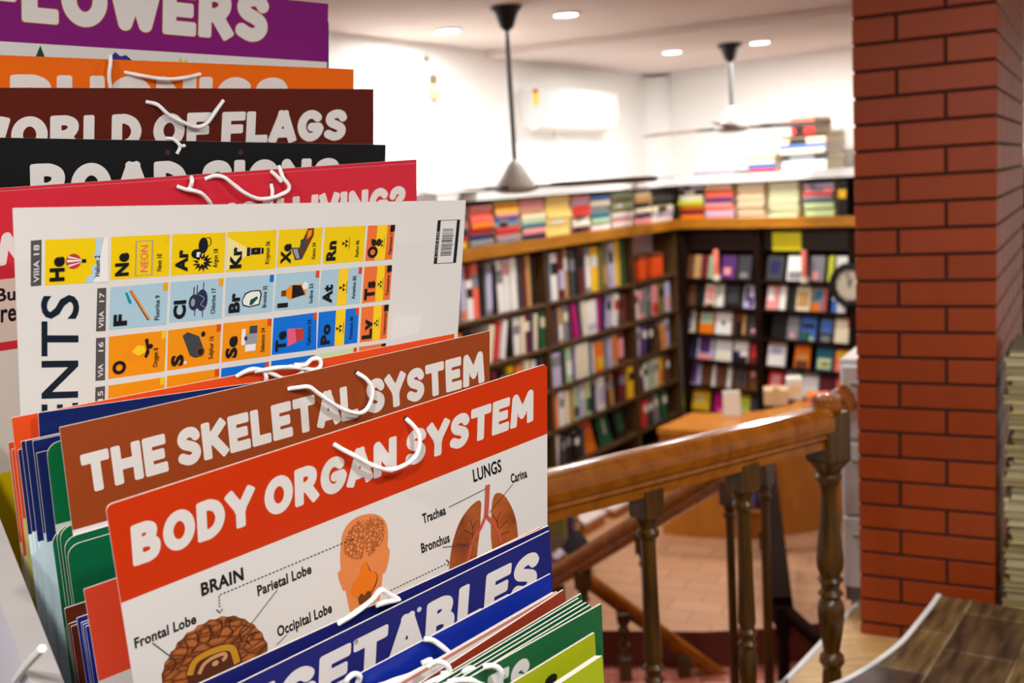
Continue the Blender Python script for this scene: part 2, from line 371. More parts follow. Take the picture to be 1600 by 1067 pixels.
def vinyl():
    m = bpy.data.materials.new('wood_print_vinyl'); m.use_nodes = True; nt = m.node_tree; bs = nt.nodes['Principled BSDF']
    d = at_z(1460, 1067, UZ) - at_z(1535, 940, UZ); an = math.atan2(d[1], d[0])
    tc = nt.nodes.new('ShaderNodeTexCoord'); mp = nt.nodes.new('ShaderNodeMapping'); mp.inputs['Rotation'].default_value = (0, 0, -an); mp.inputs['Location'].default_value = VLOC
    t = nt.nodes.new('ShaderNodeTexBrick'); nt.links.new(tc.outputs['Object'], mp.inputs[0]); nt.links.new(mp.outputs[0], t.inputs['Vector'])
    for k, c in (('Color1', (140, 112, 62)), ('Color2', (60, 40, 38)), ('Mortar', (170, 150, 120))): t.inputs[k].default_value = (*lin(c), 1)
    t.offset = .37; t.inputs['Scale'].default_value = 1; t.inputs['Mortar Size'].default_value = .0018; t.inputs['Brick Width'].default_value = .23; t.inputs['Row Height'].default_value = .155
    n = nt.nodes.new('ShaderNodeTexNoise'); n.inputs['Scale'].default_value = 14; n.inputs['Detail'].default_value = 8
    m2 = nt.nodes.new('ShaderNodeMapping'); m2.inputs['Scale'].default_value = (.5, 3.4, 1); nt.links.new(mp.outputs[0], m2.inputs[0]); nt.links.new(m2.outputs[0], n.inputs['Vector'])
    cr = nt.nodes.new('ShaderNodeValToRGB'); cr.color_ramp.elements[0].position = .32; cr.color_ramp.elements[1].position = .74
    cr.color_ramp.elements[0].color = (.16, .12, .12, 1); cr.color_ramp.elements[1].color = (1, 1, 1, 1); nt.links.new(n.outputs['Fac'], cr.inputs[0])
    mx = nt.nodes.new('ShaderNodeMix'); mx.data_type = 'RGBA'; mx.blend_type = 'MULTIPLY'; mx.inputs[0].default_value = 1
    nt.links.new(t.outputs['Color'], mx.inputs[6]); nt.links.new(cr.outputs[0], mx.inputs[7]); nt.links.new(mx.outputs[2], bs.inputs['Base Color'])
    bs.inputs['Roughness'].default_value = .42; return m
VLOC = (.1, .045, 0)
b = MB(); b.prism(up, LZ + .0005, UZ, 1, 0); struct(b, 'floor_upper', [vinyl(), RISER])
b = MB(); path = smoothpath(cur[1:8], .02)
for p, q in zip(path[:-1], path[1:]):
    d = unit(q - p); n_ = V(d[1], -d[0], 0)
    if (n_ @ V(-1, .6, 0)) < 0: n_ = -n_
    b.extrude([p - Z * .025, q - Z * .025, q + Z * .003, p + Z * .003], n_ * .012)
struct(b, 'trim_4', TRIMW)
b = MB(); lg = GA + gd * 1.5 + gn * .05; rg = GA + gd * .1 + gn * .05
b.prism([(-3.2, -2.5), (3.2, -2.5), (3.2, 1.9), (rg[0], rg[1]), (lg[0], lg[1]), (-3.2, lg[1])], -.85, LZ - .002, 0); o = struct(b, 'floor_base', RISER)

# ------------------------------------------------------------------ brick pillar
fd = V(math.sin(math.radians(118.5)), math.cos(math.radians(118.5)), 0); bd = V(-fd[1], fd[0], 0)
PLc = at_y(1336, 400, 2.9); PLc[2] = 0; PW, PD = .346, 1.15
pil = thing('brick_pillar', 'square pillar clad in glazed orange red brick tiles with dark joints', 'pillar', PLc + fd * PW / 2 + Z * LZ)
b = MB(); b.box(PLc + Z * LZ + fd * .004 + bd * .004, fd * (PW - .008), bd * PD, Z * (ZC - LZ - .001)); b.build('mortar_core', mat('dark_mortar', (52, 26, 18), .8), pil)
CO, J = .0683, .0075
BR = []
for i_, c_ in enumerate(((156, 61, 13), (153, 59, 12), (159, 63, 14), (151, 58, 12))):
    BR.append(mat('glazed_brick_%d' % i_, c_, .38, .45, vary=.14, scale=14, bump=.05))
b = MB(); zt = EZ + .306
for kx in range(-8, 25):
    z1 = zt - kx * CO - J / 2; z0 = z1 - CO + J
    z1 = min(z1, ZC - .002); z0 = max(z0, LZ + .001)
    if z1 - z0 < .006: continue
    fr = .655 if kx % 2 == 0 else .315
    for (u0, u1) in ((0, fr * PW - J / 2), (fr * PW + J / 2, PW)):
        b.bbox(PLc + fd * u0 + Z * z0 - bd * .0, fd * (u1 - u0), bd * .02, Z * (z1 - z0), .0022, random.randrange(4))
    s = -.1 if kx % 2 else 0.01
    while s < PD - .02:
        u0 = max(s, .022); u1 = min(s + .205, PD)
        if u1 - u0 > .02:
            b.bbox(PLc + fd * (PW - .02) + bd * u0 + Z * z0, fd * .02, bd * (u1 - u0), Z * (z1 - z0), .002, random.randrange(4))
            b.bbox(PLc + bd * u0 + Z * z0, fd * .02, bd * (u1 - u0), Z * (z1 - z0), .002, random.randrange(4))
        s += .205 + J
b.build('brick_tiles', BR, pil)

# ------------------------------------------------------------------ stair rails
def rail_prof(w, h):
    w2 = w / 2; top = [(w2 * math.copysign(abs(math.cos(t)) ** .8, math.cos(t)), h * .60 + h * .40 * math.sin(t) ** .8) for t in [math.pi * i / 16 for i in range(17)]]
    return top + [(-w2 * .94, h * .42), (-w2 * .74, h * .36), (-w2 * .80, h * .27), (-w2 * .62, h * .20), (-w2 * .62, 0), (w2 * .62, 0), (w2 * .62, h * .20), (w2 * .80, h * .27), (w2 * .74, h * .36), (w2 * .94, h * .42)]
def rail(parent, A, B, w, h, name='handrail', m_=WOODV):
    d = unit(B - A); side = unit(np.cross(d, Z)); upv = unit(np.cross(side, d)); b = MB()
    b.sweep(rail_prof(w, h), A, B, side, upv); return b.build(name, m_, parent, smooth=True, ang=30)
def sq(b, P, half, z0, z1, d): n_ = V(-d[1], d[0], 0); b.bbox(P - d * half - n_ * half + Z * z0, d * 2 * half, n_ * 2 * half, Z * (z1 - z0), half * .12)
def baluster(parent, P, ztop, zbot, r, d, name='baluster', m_=WOODB, blk=.05):
    b = MB(); H = ztop - zbot; sq(b, P, r * 1.35, ztop - blk, ztop + .012, d)
    T = ztop - blk; h = T - zbot - .09
    pr = [(r * 1.25, 0), (r * 1.05, -.012), (r * .85, -.022), (r * 1.2, -.030), (r * 1.2, -.038), (r * .82, -.046), (r * .78, -.07)]
    pr += [(r * .84, -h * .35), (r * .98, -h * .52), (r * 1.0, -h * .55), (r * .8, -h * .575), (r * 1.15, -h * .59), (r * .8, -h * .61), (r * .75, -h * .625), (r * 1.1, -h * .64), (r * .8, -h * .66), (r * 1.05, -h * .70), (r * .98, -h * .78), (r * .62, -h * .93), (r * .95, -h * .96), (r * .7, -h)]
    b.lathe([(q, T + z_) for q, z_ in pr], V(P[0], P[1], 0), Z, 18); sq(b, P, r * 1.25, zbot, zbot + .092, d)
    return b.build(name, m_, parent, smooth=True, ang=35)
gu = thing('landing_guard_rail', 'thick glossy brown wooden guard rail on turned balusters ending at carved newel post', 'railing', GA + Z * LZ)
RB = EZ - .622
rail(gu, GA + gd * .02 + Z * RB, GA + gd * 1.1 + Z * RB, .078, .092)
P = GA; b = MB(); e_ = EZ
sq(b, P, .037, e_ - .66, e_ - .545, gd)
b.lathe([(r_, e_ + h_) for r_, h_ in [(.05, -.655), (.034, -.672), (.024, -.688), (.030, -.694), (.030, -.702), (.022, -.71), (.0175, -.73), (.0185, -.76), (.023, -.81), (.029, -.87), (.031, -.895), (.029, -.915), (.022, -.932), (.030, -.940), (.022, -.950), (.020, -.962), (.029, -.974), (.020, -.984), (.026, -.992), (.031, -1.01), (.029, -1.04), (.024, -1.08), (.018, -1.115), (.027, -1.125), (.029, -1.14), (.020, -1.155), (.022, -1.17), (.024, -1.215)]], V(P[0], P[1], 0), Z, 28)
sq(b, P, .034, LZ, e_ - 1.21, gd)
nw = b.build('newel_post', WOODB, gu, smooth=True, ang=35)
b = MB()
for i in range(16):                                   # fluted button cap
    t = 2 * math.pi * i / 16; dv = V(math.cos(t), math.sin(t), 0)
    b.lathe([(.002, -.013), (.0075, -.009), (.0075, .008), (.004, .013), (.001, .015)], P + dv * .024 + Z * (e_ - .522), Z + dv * .25, 8)
b.lathe([(.024, -.548), (.031, -.542), (.033, -.53), (.029, -.514), (.016, -.506), (.002, -.504)], V(P[0], P[1], e_), Z, 24)
b.build('newel_cap', WOODV, nw, smooth=True)
for px in (1165, 1015):
    v = ray(px, 900); A2 = np.array([[v[0], -gd[0]], [v[1], -gd[1]]]); kk = np.linalg.solve(A2, GA[:2])[1]
    baluster(gu, GA + gd * kk, RB, LZ, .0195, gd)
baluster(gu, GA + gd * .85, RB, LZ, .0195, gd)
# flight rail going down to the left behind it
DA = at_y(1338, 640, 2.93); DB = at_y(826, 945, 3.9); dd = unit(DB - DA)
fl = thing('stair_flight_rail', 'sloping wooden stair handrail rising from lower left to the brick pillar', 'railing', V(DB[0], DB[1], -.75))
rail(fl, DA, DB, .064, .078)
for px in (1195, 1140, 1004, 905):
    v = ray(px, 800); A2 = np.array([[v[0], -dd[0]], [v[1], -dd[1]]]); kk = np.linalg.solve(A2, DA[:2])[1]; Q = DA + dd * kk
    baluster(fl, V(Q[0], Q[1], 0), Q[2], -.75, .017, unit(V(dd[0], dd[1], 0)), blk=.06)
# lower flight rail going down to the right
EA = at_y(868, 884, 4.06); EB = at_y(1118, 1064, 4.06); ed = unit(EB - EA); el = at_y(800, 900, 4.06)
lo = thing('lower_stair_rail', 'lower wooden stair rail running down to the right over brick steps', 'railing', V(EA[0], EA[1], -.15))
rail(lo, EA, EB, .05, .058); rail(lo, EA, el, .05, .058)
for px in (975, 1066):
    v = ray(px, 1000); A2 = np.array([[v[0], -ed[0]], [v[1], -ed[1]]]); kk = np.linalg.solve(A2, EA[:2])[1]; Q = EA + ed * kk
    baluster(lo, V(Q[0], Q[1], 0), Q[2], -.15, .019, V(1, 0, 0), blk=.03)
b = MB(); sq(b, V(EA[0], EA[1], 0), .03, -.15, EA[2] + .02, V(1, 0, 0)); b.build('newel_post', WOODB, lo)
# rail coming down the brick steps towards the viewer
HA = at_y(1194, 700, 5.0); HB = at_y(1223, 952, 3.95)
st = thing('brick_step_rail', 'dark brown rail coming down the brick steps in front of the counter', 'railing', V(HB[0], HB[1], -.45))
d_ = unit(HB - HA); side = unit(np.cross(d_, Z)); upv = unit(np.cross(side, d_)); b = MB()
b.sweep([(.035, .06), (-.035, .06), (-.04, 0), (.04, 0)], HA, HB, side, upv); b.build('handrail', WOODD, st)
baluster(st, V(HB[0], HB[1], 0), HB[2] + .01, -.45, .026, V(1, 0, 0), 'newel_post', WOODD, blk=.07)
baluster(st, V(HA[0], HA[1], 0), HA[2] + .02, 0, .024, V(1, 0, 0), 'newel_post', WOODD, blk=.07)
rail(st, HB + V(.0, 0, -.02), at_y(1300, 1030, 3.75), .045, .05, m_=WOODD)

# ------------------------------------------------------------------ book kit
COL = dict(k=(26, 25, 26), w=(236, 233, 228), c=(234, 222, 192), g=(132, 132, 138), l=(190, 184, 214), r=(204, 50, 44), o=(236, 120, 24), y=(240, 190, 34), n=(34, 40, 88),
    b=(66, 108, 184), t=(34, 104, 124), e=(40, 96, 62), m=(108, 32, 38), p=(232, 152, 150), u=(88, 48, 112), a=(192, 148, 88), h=(102, 62, 38), f=(190, 24, 122), s=(168, 200, 160),
    d=(64, 64, 68), i=(200, 206, 60), x=(240, 106, 82), v=(124, 114, 56), z=(246, 206, 160), q=(202, 222, 162), j=(246, 214, 120))
CNAME = dict(k='black', w='white', c='cream', g='grey', l='lilac', r='red', o='orange', y='yellow', n='navy', b='blue', t='teal', e='green', m='maroon', p='pink', u='purple', a='tan',
    h='brown', f='magenta', s='mint', d='charcoal', i='lime', x='coral', v='olive', z='peach', q='pale green', j='pale yellow')
def cm(ch): return mat('cover_' + CNAME[ch].replace(' ', '_'), COL[ch], .42, .35, vary=.06, scale=40)
ORD = ['first', 'second', 'third', 'fourth', 'fifth', 'sixth', 'seventh', 'eighth', 'ninth', 'tenth', 'eleventh', 'twelfth', 'thirteenth', 'fourteenth', 'fifteenth', 'sixteenth', 'seventeenth', 'eighteenth', 'nineteenth', 'twentieth', 'twenty-first', 'twenty-second', 'twenty-third', 'twenty-fourth', 'twenty-fifth', 'twenty-sixth']
def book(O, ex, ey, ez, T, Wd, H, c, label, group, lab=None, art=None, cat='book', soft=True):
    """O = middle of the spine foot; ex across the thickness, ey from spine to fore edge, ez up the spine."""
    b = MB(); ct = min(.0022, T * .2)
    b.box(O - ex * T / 2 + ey * .001, ex * ct, ey * Wd, ez * H, 0); b.box(O + ex * (T / 2 - ct) + ey * .001, ex * ct, ey * Wd, ez * H, 0)
    sp = [(-T / 2, .0015), (-T / 2 * .94, -.0006), (-T / 4, -.0022), (T / 4, -.0022), (T / 2 * .94, -.0006), (T / 2, .0015), (T / 2 - ct, .003), (-T / 2 + ct, .003)]
    b.extrude([O + ex * x + ey * y for x, y in sp], ez * H, 0)
    b.box(O - ex * (T / 2 - ct) + ey * .0032 + ez * .003, ex * (T - 2 * ct), ey * (Wd - .006), ez * (H - .006), 1)
    ms = [cm(c), PAGES]
    if lab:                                       # a printed panel on the spine
        k, lo, hi = lab; b.box(O - ex * T * .43 + ez * H * lo - ey * .0028, ex * T * .86, ey * .0012, ez * H * (hi - lo), 2); ms.append(cm(k))
    if art:                                       # printed shapes on the front cover (at +ex)
        for (k, y0, y1, z0, z1) in art:
            ms.append(cm(k)); b.box(O + ex * (T / 2 - .0004) + ey * Wd * y0 + ez * H * z0, ex * .001, ey * Wd * (y1 - y0), ez * H * (z1 - z0), len(ms) - 1)
    o = b.build('book', ms); return tag(o, label, cat, group)

# ------------------------------------------------------------------ the long bookcase on the left wall
ROWS = [-.345, -.637, -.878, -1.112, -1.344, -1.575]        # undersides / shelf tops measured from eye level
case = thing('bookcase', 'long dark wooden bookcase with honey coloured top board along the left wall', 'bookcase', PL(-1.5, .16, -EZ))
T0 = -2.62
def slabL(name, t0, t1, o0, o1, z0, z1, m_, parent=case):
    b = MB(); b.bbox(PL(t0, o0, z0), DL * (t1 - t0), NL * (o1 - o0), Z * (z1 - z0), .003); return b.build(name, m_, parent)
def slabR(name, s0, s1, o0, o1, z0, z1, m_, parent):
    b = MB(); b.bbox(PR(s0, o0, z0), DR * (s1 - s0), NR * (o1 - o0), Z * (z1 - z0), .003); return b.build(name, m_, parent)
def mitre(name, D, N, far, o0, o1, z0, z1, m_, parent, right):
    p0, p1 = corner(o0), corner(o1); q0 = CN + D * far + N * o0; q1 = CN + D * far + N * o1
    b = MB(); b.prism([p0, q0, q1, p1] if right else [q0, p0, p1, q1], EZ + z0, EZ + z1); return b.build(name, m_, parent)
slabL('back_panel', T0, .1, .325, .345, -EZ, -.345, WOODD)
mitre('cornice_board', DL, NL, T0, -.03, .33, -.345, -.285, BOARD, case, False)
mitre('top_ledge', DL, NL, T0, -.05, .345, -.062, -.012, TRIMW, case, False)
slabL('back_panel', T0, .1, .27, .325, -.285, -.062, WOODD)
for t_ in (T0 + .013, -1.64, -.63, -.014):
    slabL('divider', t_ - .012, t_ + .012, .002, .322, -1.70, -.347, SHELF)
for z_ in ROWS[1:]:
    slabL('shelf', T0, -.01, .004, .322, z_ - .022, z_, SHELF)
slabL('plinth', T0, -.01, .02, .322, -EZ, -1.70, WOODD)
lil = mat('lilac_wall_panel', (238, 216, 230), .7, vary=.06, scale=8)
slabL('lining_panel', -.615, -.03, .165, .18, -.635, -.347, lil)
BAYN = ['left bay', 'middle bay', 'bay beside the corner']
def bayof(t): return 0 if t < -1.64 else 1 if t < -.63 else 2
SHN = ['top shelf', 'second shelf', 'third shelf', 'fourth shelf', 'lowest shelf']
def shelf_row(r, ypx, spec):
    """spec: (pixel x, pixel width, colour, lean degrees, height share, spine panel)"""
    z0 = ROWS[r + 1]; cl = ROWS[r] - ROWS[r + 1] - (.024 if r else .0); cnt = [0, 0, 0]; items = []; prev = -9
    for sp in spec:
        x, w, c = sp[:3]; ln = sp[3] if len(sp) > 3 else 0; hf = sp[4] if len(sp) > 4 else random.uniform(.84, .93); lb = sp[5] if len(sp) > 5 else None
        ta, tb = tL(x - w / 2, ypx), tL(x + w / 2, ypx); items.append([(ta + tb) / 2, (tb - ta) * .9, c, ln, hf, lb])
    last = None; lastbay = -1; ENDS = [-1.64 - .013, -.63 - .013, -.06]; STARTS = [T0 + .04, -1.64 + .013, -.63 + .013]
    for t, T, c, ln, hf, lb in items:
        bb = bayof(t); a = math.radians(ln); ta = math.tan(a); H = cl * hf
        if ln: H = min(H, (cl - .012 - T * abs(math.sin(a))) / math.cos(a))
        hw = T / 2 / math.cos(a); lean_r = max(0, ta) * H; lean_l = max(0, -ta) * H
        if bb != lastbay: last = None; lastbay = bb
        lo_ = STARTS[bb] + hw + lean_l + .001
        if last:
            t0_, hw0, ta0, H0 = last; lo_ = max(lo_, t0_ + hw0 + hw + max(0, (ta0 - ta) * min(H, H0)) + .0012)
        t = max(t, lo_)
        if t + hw + lean_r > ENDS[bb]: continue
        last = (t, hw, ta, H)
        bb = bayof(t); cnt[bb] += 1; a = math.radians(ln)
        ex = DL * math.cos(a) - Z * math.sin(a); ez = Z * math.cos(a) + DL * math.sin(a); H = cl * hf
        if ln: H = min(H, (cl - .012 - T * abs(math.sin(a))) / math.cos(a))
        O = PL(t, .016 + random.uniform(0, .012), z0 + .0006 + abs(math.sin(a)) * T / 2)
        if T > .045 and not lb: lb = (random.choice('wkcg'), .55, .8)
        book(O, ex, NL, ez, T, random.uniform(.15, .2), H, c, '%s book, %s from left, %s of long bookcase, %s' % (CNAME[c], ORD[cnt[bb] - 1], SHN[r], BAYN[bb]), 'books on the %s of the long bookcase' % SHN[r], lb)
shelf_row(0, 430, [(705, 12, 'd'), (716, 9, 'g'), (726, 8, 'l', 0, .95, ('o', .02, .18)), (736, 11, 'w', 0, .66), (747, 12, 'x', 0, .93), (757, 6, 'k'), (766, 11, 'g', 3, .9, ('l', .1, .8)), (776, 7, 'k'), (786, 11, 'w', -3, .92), (796, 9, 'w', 0, .9, ('p', .7, .95)), (807, 12, 'w', 0, .92),
    (817, 7, 'd'), (824, 6, 'm'), (830, 7, 'a', 0, .93), (837, 5, 'k'), (851, 5, 'k', 0, .95), (857, 6, 'd', 0, .95), (863, 4, 't', 0, .9), (869, 12, 'w', 0, .88), (880, 10, 'm', 0, .9, ('l', .2, .6)), (889, 8, 'a', 0, .94), (898, 9, 'd'), (906, 6, 'k', 0, .95), (914, 9, 'm', 0, .94), (924, 9, 'g', 0, .9, ('w', .1, .8)),
    (935, 12, 'y', 0, .88), (944, 6, 'v'), (951, 7, 'v', 0, .93, ('a', .1, .5)), (959, 7, 'l', 0, .92), (966, 5, 'c'), (972, 6, 'y', 0, .95), (979, 5, 'e', 0, .92)])
shelf_row(1, 500, [(705, 14, 'm'), (722, 12, 'o'), (736, 10, 'k'), (747, 9, 'm', 0, .8), (766, 9, 'c', 13, .88), (777, 8, 'r', 13, .95), (787, 8, 'w', 13, .93), (798, 8, 'k'), (808, 12, 'w', 3, .9), (818, 6, 'c', 3), (825, 9, 'm', 3, .95), (833, 6, 'n', 3), (839, 5, 'c', 6, .9),
    (852, 8, 'e', 0, .95), (860, 6, 'k'), (866, 6, 'h', 0, .95), (873, 6, 'd'), (880, 7, 'a', 0, .92, ('w', .1, .5)), (889, 8, 'g'), (896, 5, 'd'), (901, 7, 'f', -8, .95), (909, 7, 'n', -8, .97), (918, 6, 'c', -3, .93), (929, 18, 'w', 0, .9, ('l', .1, .3)), (942, 5, 'f', 4, .93), (948, 5, 'n', 6, .92), (956, 8, 'l', 9, .9), (965, 8, 'w', 9, .94, ('r', .5, .8)), (975, 8, 'h'), (981, 4, 'm'),
    (996, 8, 'w', -6, .85), (1006, 8, 'p', -6, .82, ('g', .2, .7)), (1014, 5, 'g'), (1020, 6, 'e', 0, .85), (1029, 10, 'p', 0, .9, ('r', .05, .4)), (1040, 9, 'v', 0, .92), (1049, 7, 'l', 0, .9, ('p', .1, .5))])
shelf_row(2, 570, [(760, 10, 'h'), (775, 12, 'm'), (790, 9, 'k'), (803, 9, 'y', 0, .9), (815, 10, 'o', 0, .85), (829, 10, 'c', 0, .92, ('o', .1, .5)), (840, 7, 'w'), (852, 6, 'd'), (859, 8, 'k', 0, .93), (873, 17, 'l', 0, .88, ('g', .6, .9)), (885, 6, 'k'), (894, 10, 's', 0, .93, ('w', .2, .6)), (902, 4, 'u'), (915, 22, 'w', 0, .93, ('c', .1, .9)), (929, 5, 't', 0, .88), (934, 3, 'w'), (941, 13, 'o', 0, .84, ('y', .1, .5)),
    (952, 7, 'g', 0, .88), (959, 6, 'l'), (966, 8, 'a', 0, .9, ('o', .3, .9)), (976, 11, 'm', 0, .92, ('p', .2, .8)), (993, 11, 'c', 7, .93), (1003, 7, 'l', 8, .9), (1012, 9, 'u', 10, .92), (1023, 6, 'k', 0, .9), (1035, 9, 'h', 0, .85), (1048, 10, 'l', 0, .9)])
shelf_row(3, 630, [(800, 12, 'h'), (815, 10, 'd'), (830, 10, 'm'), (845, 8, 'a'), (852, 5, 'p'), (861, 13, 'u', 0, .9, ('m', .1, .5)), (873, 7, 'o', 0, .88), (882, 9, 'w', 0, .94), (891, 7, 'c', 0, .9), (899, 5, 'a'), (906, 9, 's', 0, .92, ('d', .1, .4)), (916, 9, 'l', 0, .95), (926, 9, 'q', 0, .96, ('e', .1, .5)), (934, 6, 'n', 0, .8), (945, 11, 'w', 0, .95, ('l', .2, .7)), (955, 7, 'h'), (963, 7, 'a', -4, .92), (970, 4, 'k'), (978, 10, 'm', 0, .92),
    (991, 9, 'y', 0, .95), (1000, 6, 'm', -6, .9), (1008, 6, 'd', -6, .9), (1017, 7, 'w', -4, .85), (1025, 6, 's', 0, .88), (1033, 7, 'c', 0, .92), (1041, 7, 'y', 0, .9, ('o', .1, .5)), (1049, 6, 'h')])
shelf_row(4, 690, [(838, 10, 'k'), (850, 8, 'd'), (860, 8, 'w', 6, .9), (869, 7, 'w', 8, .9), (882, 8, 'd'), (893, 10, 'k'), (905, 8, 'k', 0, .8), (915, 6, 'd'), (1000, 8, 'g', 6, .9), (1012, 9, 'r', 12, .85), (1022, 6, 'd'), (1034, 8, 'g', -6, .9), (1045, 8, 'e')])
def facing(frame, pos, o_, ze, w, h, c, label, group, art=None, lean=12, T=.014):
    P_, D_, N_ = frame; a = math.radians(lean)
    ez = Z * math.cos(a) + N_ * math.sin(a); ex = -N_ * math.cos(a) + Z * math.sin(a); ey = D_      # spine on the left
    O = P_(pos - w / 2, o_, ze) + ex * T / 2
    return book(O, ex, ey, ez, T, w, h, c, label, group, art=art)
FL_, FR_ = (PL, DL, NL), (PR, DR, NR)
for (x, y, c, w, h, art, nm) in ((931, 690, 'o', .13, .20, [('x', .1, .9, .6, .8)], 'orange front-facing book leaning on the lowest shelf of the long bookcase'), (957, 690, 'e', .13, .2, [('s', .4, .65, .3, .8)], 'dark green front-facing book with pale figure on the lowest shelf of the long bookcase'), (982, 690, 'k', .13, .2, [('e', .2, .8, .2, .8)], 'black and green front-facing book on the lowest shelf of the long bookcase')):
    facing(FL_, tL(x, y), .05, ROWS[5] + .001, w, h, c, nm, 'front-facing books on the lowest shelf', art)
facing(FL_, tL(1037, 520), .008, ROWS[3] + .001, .06, .17, 'a', 'tan front-facing book standing on the third shelf of the bay beside the corner', 'front-facing books on the third shelf', [('o', .1, .9, .2, .8)], lean=4)
# orange boxes in front of the lilac lining
for x, w, nm in ((1010, .09, 'orange box on the top shelf beside the corner, left of two'), (1034, .13, 'larger orange box on the top shelf beside the corner, right of two')):
    t_ = tL(x, 420); b = MB(); b.bbox(PL(t_ - w / 2, .02, ROWS[1] + .0006), DL * w, NL * .13, Z * .13, .006); o = b.build('gift_box', mat('orange_card', (236, 84, 20), .5))
    tag(o, nm, 'box', 'orange boxes on the top shelf'); b = MB(); b.bbox(PL(t_ - w / 2 - .003, .017, ROWS[1] + .131), DL * (w + .006), NL * .136, Z * .025, .004); b.build('lid', mat('brown_lid', (120, 62, 34), .6), o)

# ------------------------------------------------------------------ piles between the top board and the white ledge
def pile(frame, s_, w, cols, z0, gap, num, where, grp, depth=.19, o0=.0, hs=None, fore=False):
    P_, D_, N_ = frame; n = len(cols); hs = hs or [random.uniform(.8, 1.2) for _ in cols]; k = gap / sum(hs); z_ = z0 + .0006
    for i in range(n - 1, -1, -1):
        T = hs[i] * k * .985; ww = w * random.uniform(.93, 1.0); c = cols[i]; off = o0 + random.uniform(0, .02); P0 = P_(s_ - ww / 2 + random.uniform(-.006, .006), off, z_ + T / 2)
        nm = '%s book, %s from top, %s' % (CNAME[c], ORD[i], where)
        lb = (random.choice('wckg'), .2, random.uniform(.4, .75)) if (not fore and random.random() < .15) else None
        if fore: book(P0 + N_ * depth, Z, -N_, D_, T, depth, ww, c, nm, grp)
        else: book(P0, -Z, N_, D_, T, depth, ww, c, nm, grp, lb)
        z_ += T + .0006
def tw(x0, x1, y=330): return (tL(x0, y) + tL(x1, y)) / 2, (tL(x1, y) - tL(x0, y)) * .97
def sw(x0, x1, y=320): return (sR(x0, y) + sR(x1, y)) / 2, (sR(x1, y) - sR(x0, y)) * .97
LP = [(700, 727, 'wgpnry'), (730, 768, 'pxxorng'), (770, 809, 'ioypbgrpg'), (811, 849, 'ppacstpn'), (851, 890, 'jjjjjjj'), (892, 920, 'plrrcwm'), (921, 952, 'bcgtsw'), (956, 989, 'svsvwpw'), (991, 1017, 'cakcnp'), (1019, 1050, 'kdkclw')]
for i, (x0, x1, cs) in enumerate(LP):
    s_, w = tw(x0, x1); kw = {}
    if i == 4: kw = dict(hs=[1] * 7)
    pile(FL_, s_, w, cs, -.285, random.uniform(.195, .212) if i != 4 else .215, i, 'pile %s from left under white ledge, long bookcase' % ORD[i], 'piled books on the long bookcase', o0=-.015, **kw)
RPS = [(1056, 1099, 'lkciomo'), (1102, 1147, 'zxxupxlp'), (1150, 1195, 'zzzzzzzzz'), (1199, 1249, 'qqqqqqqqq'), (1255, 1304, 'klprggqqq')]
case2 = thing('bookcase', 'dark bookcase of front-facing books on the wall beside the brick pillar', 'bookcase', PR(1.0, .16, -EZ))
for i, (x0, x1, cs) in enumerate(RPS):
    s_, w = sw(x0, x1); s_ += .012 if i == 0 else 0; w -= .02 if i == 0 else 0
    pile(FR_, s_, w, cs, -.285, .212, i, 'pile %s from the corner under the white ledge' % ORD[i], 'piled books on the dark bookcase', o0=-.01, fore=i in (2, 3), hs=[1] * len(cs) if i in (2, 3) else None)
s_, w = sw(1307, 1326); O = PR(s_, .0, -.2844)
book(O, DR, NR, Z, w * .8, .16, .2, 'k', 'black book standing upright with yellow spine panel, beside the pillar under the ledge', 'standing books on the dark bookcase', ('y', .5, .75))
# on the white ledge
s_, w = sw(1162, 1208, 255); pile(FR_, s_, w, 'cvcbr', -.012, .112, 0, 'shorter pile on the white ledge', 'piled books on the white ledge', o0=.02, hs=[1, .5, 1.1, 1.1, 1.1])
s_, w = sw(1214, 1290, 255); pile(FR_, s_, w, 'kzbcdw', -.012, .205, 0, 'taller pile on the white ledge beside the pillar', 'piled books on the white ledge', o0=.02, hs=[.35, .8, .5, .7, .9, 1.2])
s2 = sR(1250, 200); pile(FR_, s2 - .01, .17, 'xr', .1946, .1, 0, 'small pair topping the taller ledge pile', 'piled books on the white ledge', o0=.03)
s_, w = sw(1078, 1150, 265); pile(FR_, s_, w, 'ul', -.012, .02, 0, 'flat pair lying on the white ledge', 'piled books on the white ledge', o0=.0)

# ------------------------------------------------------------------ the dark bookcase by the pillar
RZ = [-.68, -.862, -1.042, -1.216, -1.392, -1.565]
mitre('cornice_board', DR, NR, 2.2, -.03, .33, -.345, -.285, BOARD, case2, True)
mitre('top_ledge', DR, NR, 2.2, -.05, .345, -.062, -.012, TRIMW, case2, True)
slabR('back_panel', .05, 2.2, .27, .325, -.285, -.062, WOODD, case2)
slabR('back_panel', .04, 2.2, .13, .16, -EZ, -.347, WOODD, case2)
slabR('header_board', .04, 2.2, .05, .129, -.49, -.347, mat('black_brown_board', (34, 24, 20), .5), case2)
for sx in (.032, sR(1183, 450), sR(1331, 450), 2.18):
    slabR('post', sx - .024, sx + .024, .0, .128, -EZ, -.35 if sx < .1 else -.347, WOODD, case2)
for z_ in RZ: slabR('shelf', .06, 2.15, .012, .129, z_ - .012, z_, WOODD, case2)
for z_ in RZ[:]:
    slabR('retaining_strip', .06, 2.15, .004, .011, z_ - .012, z_ + .012, WOODD, case2)
FRW = ['top row', 'second row', 'third row', 'fourth row', 'fifth row', 'bottom row']
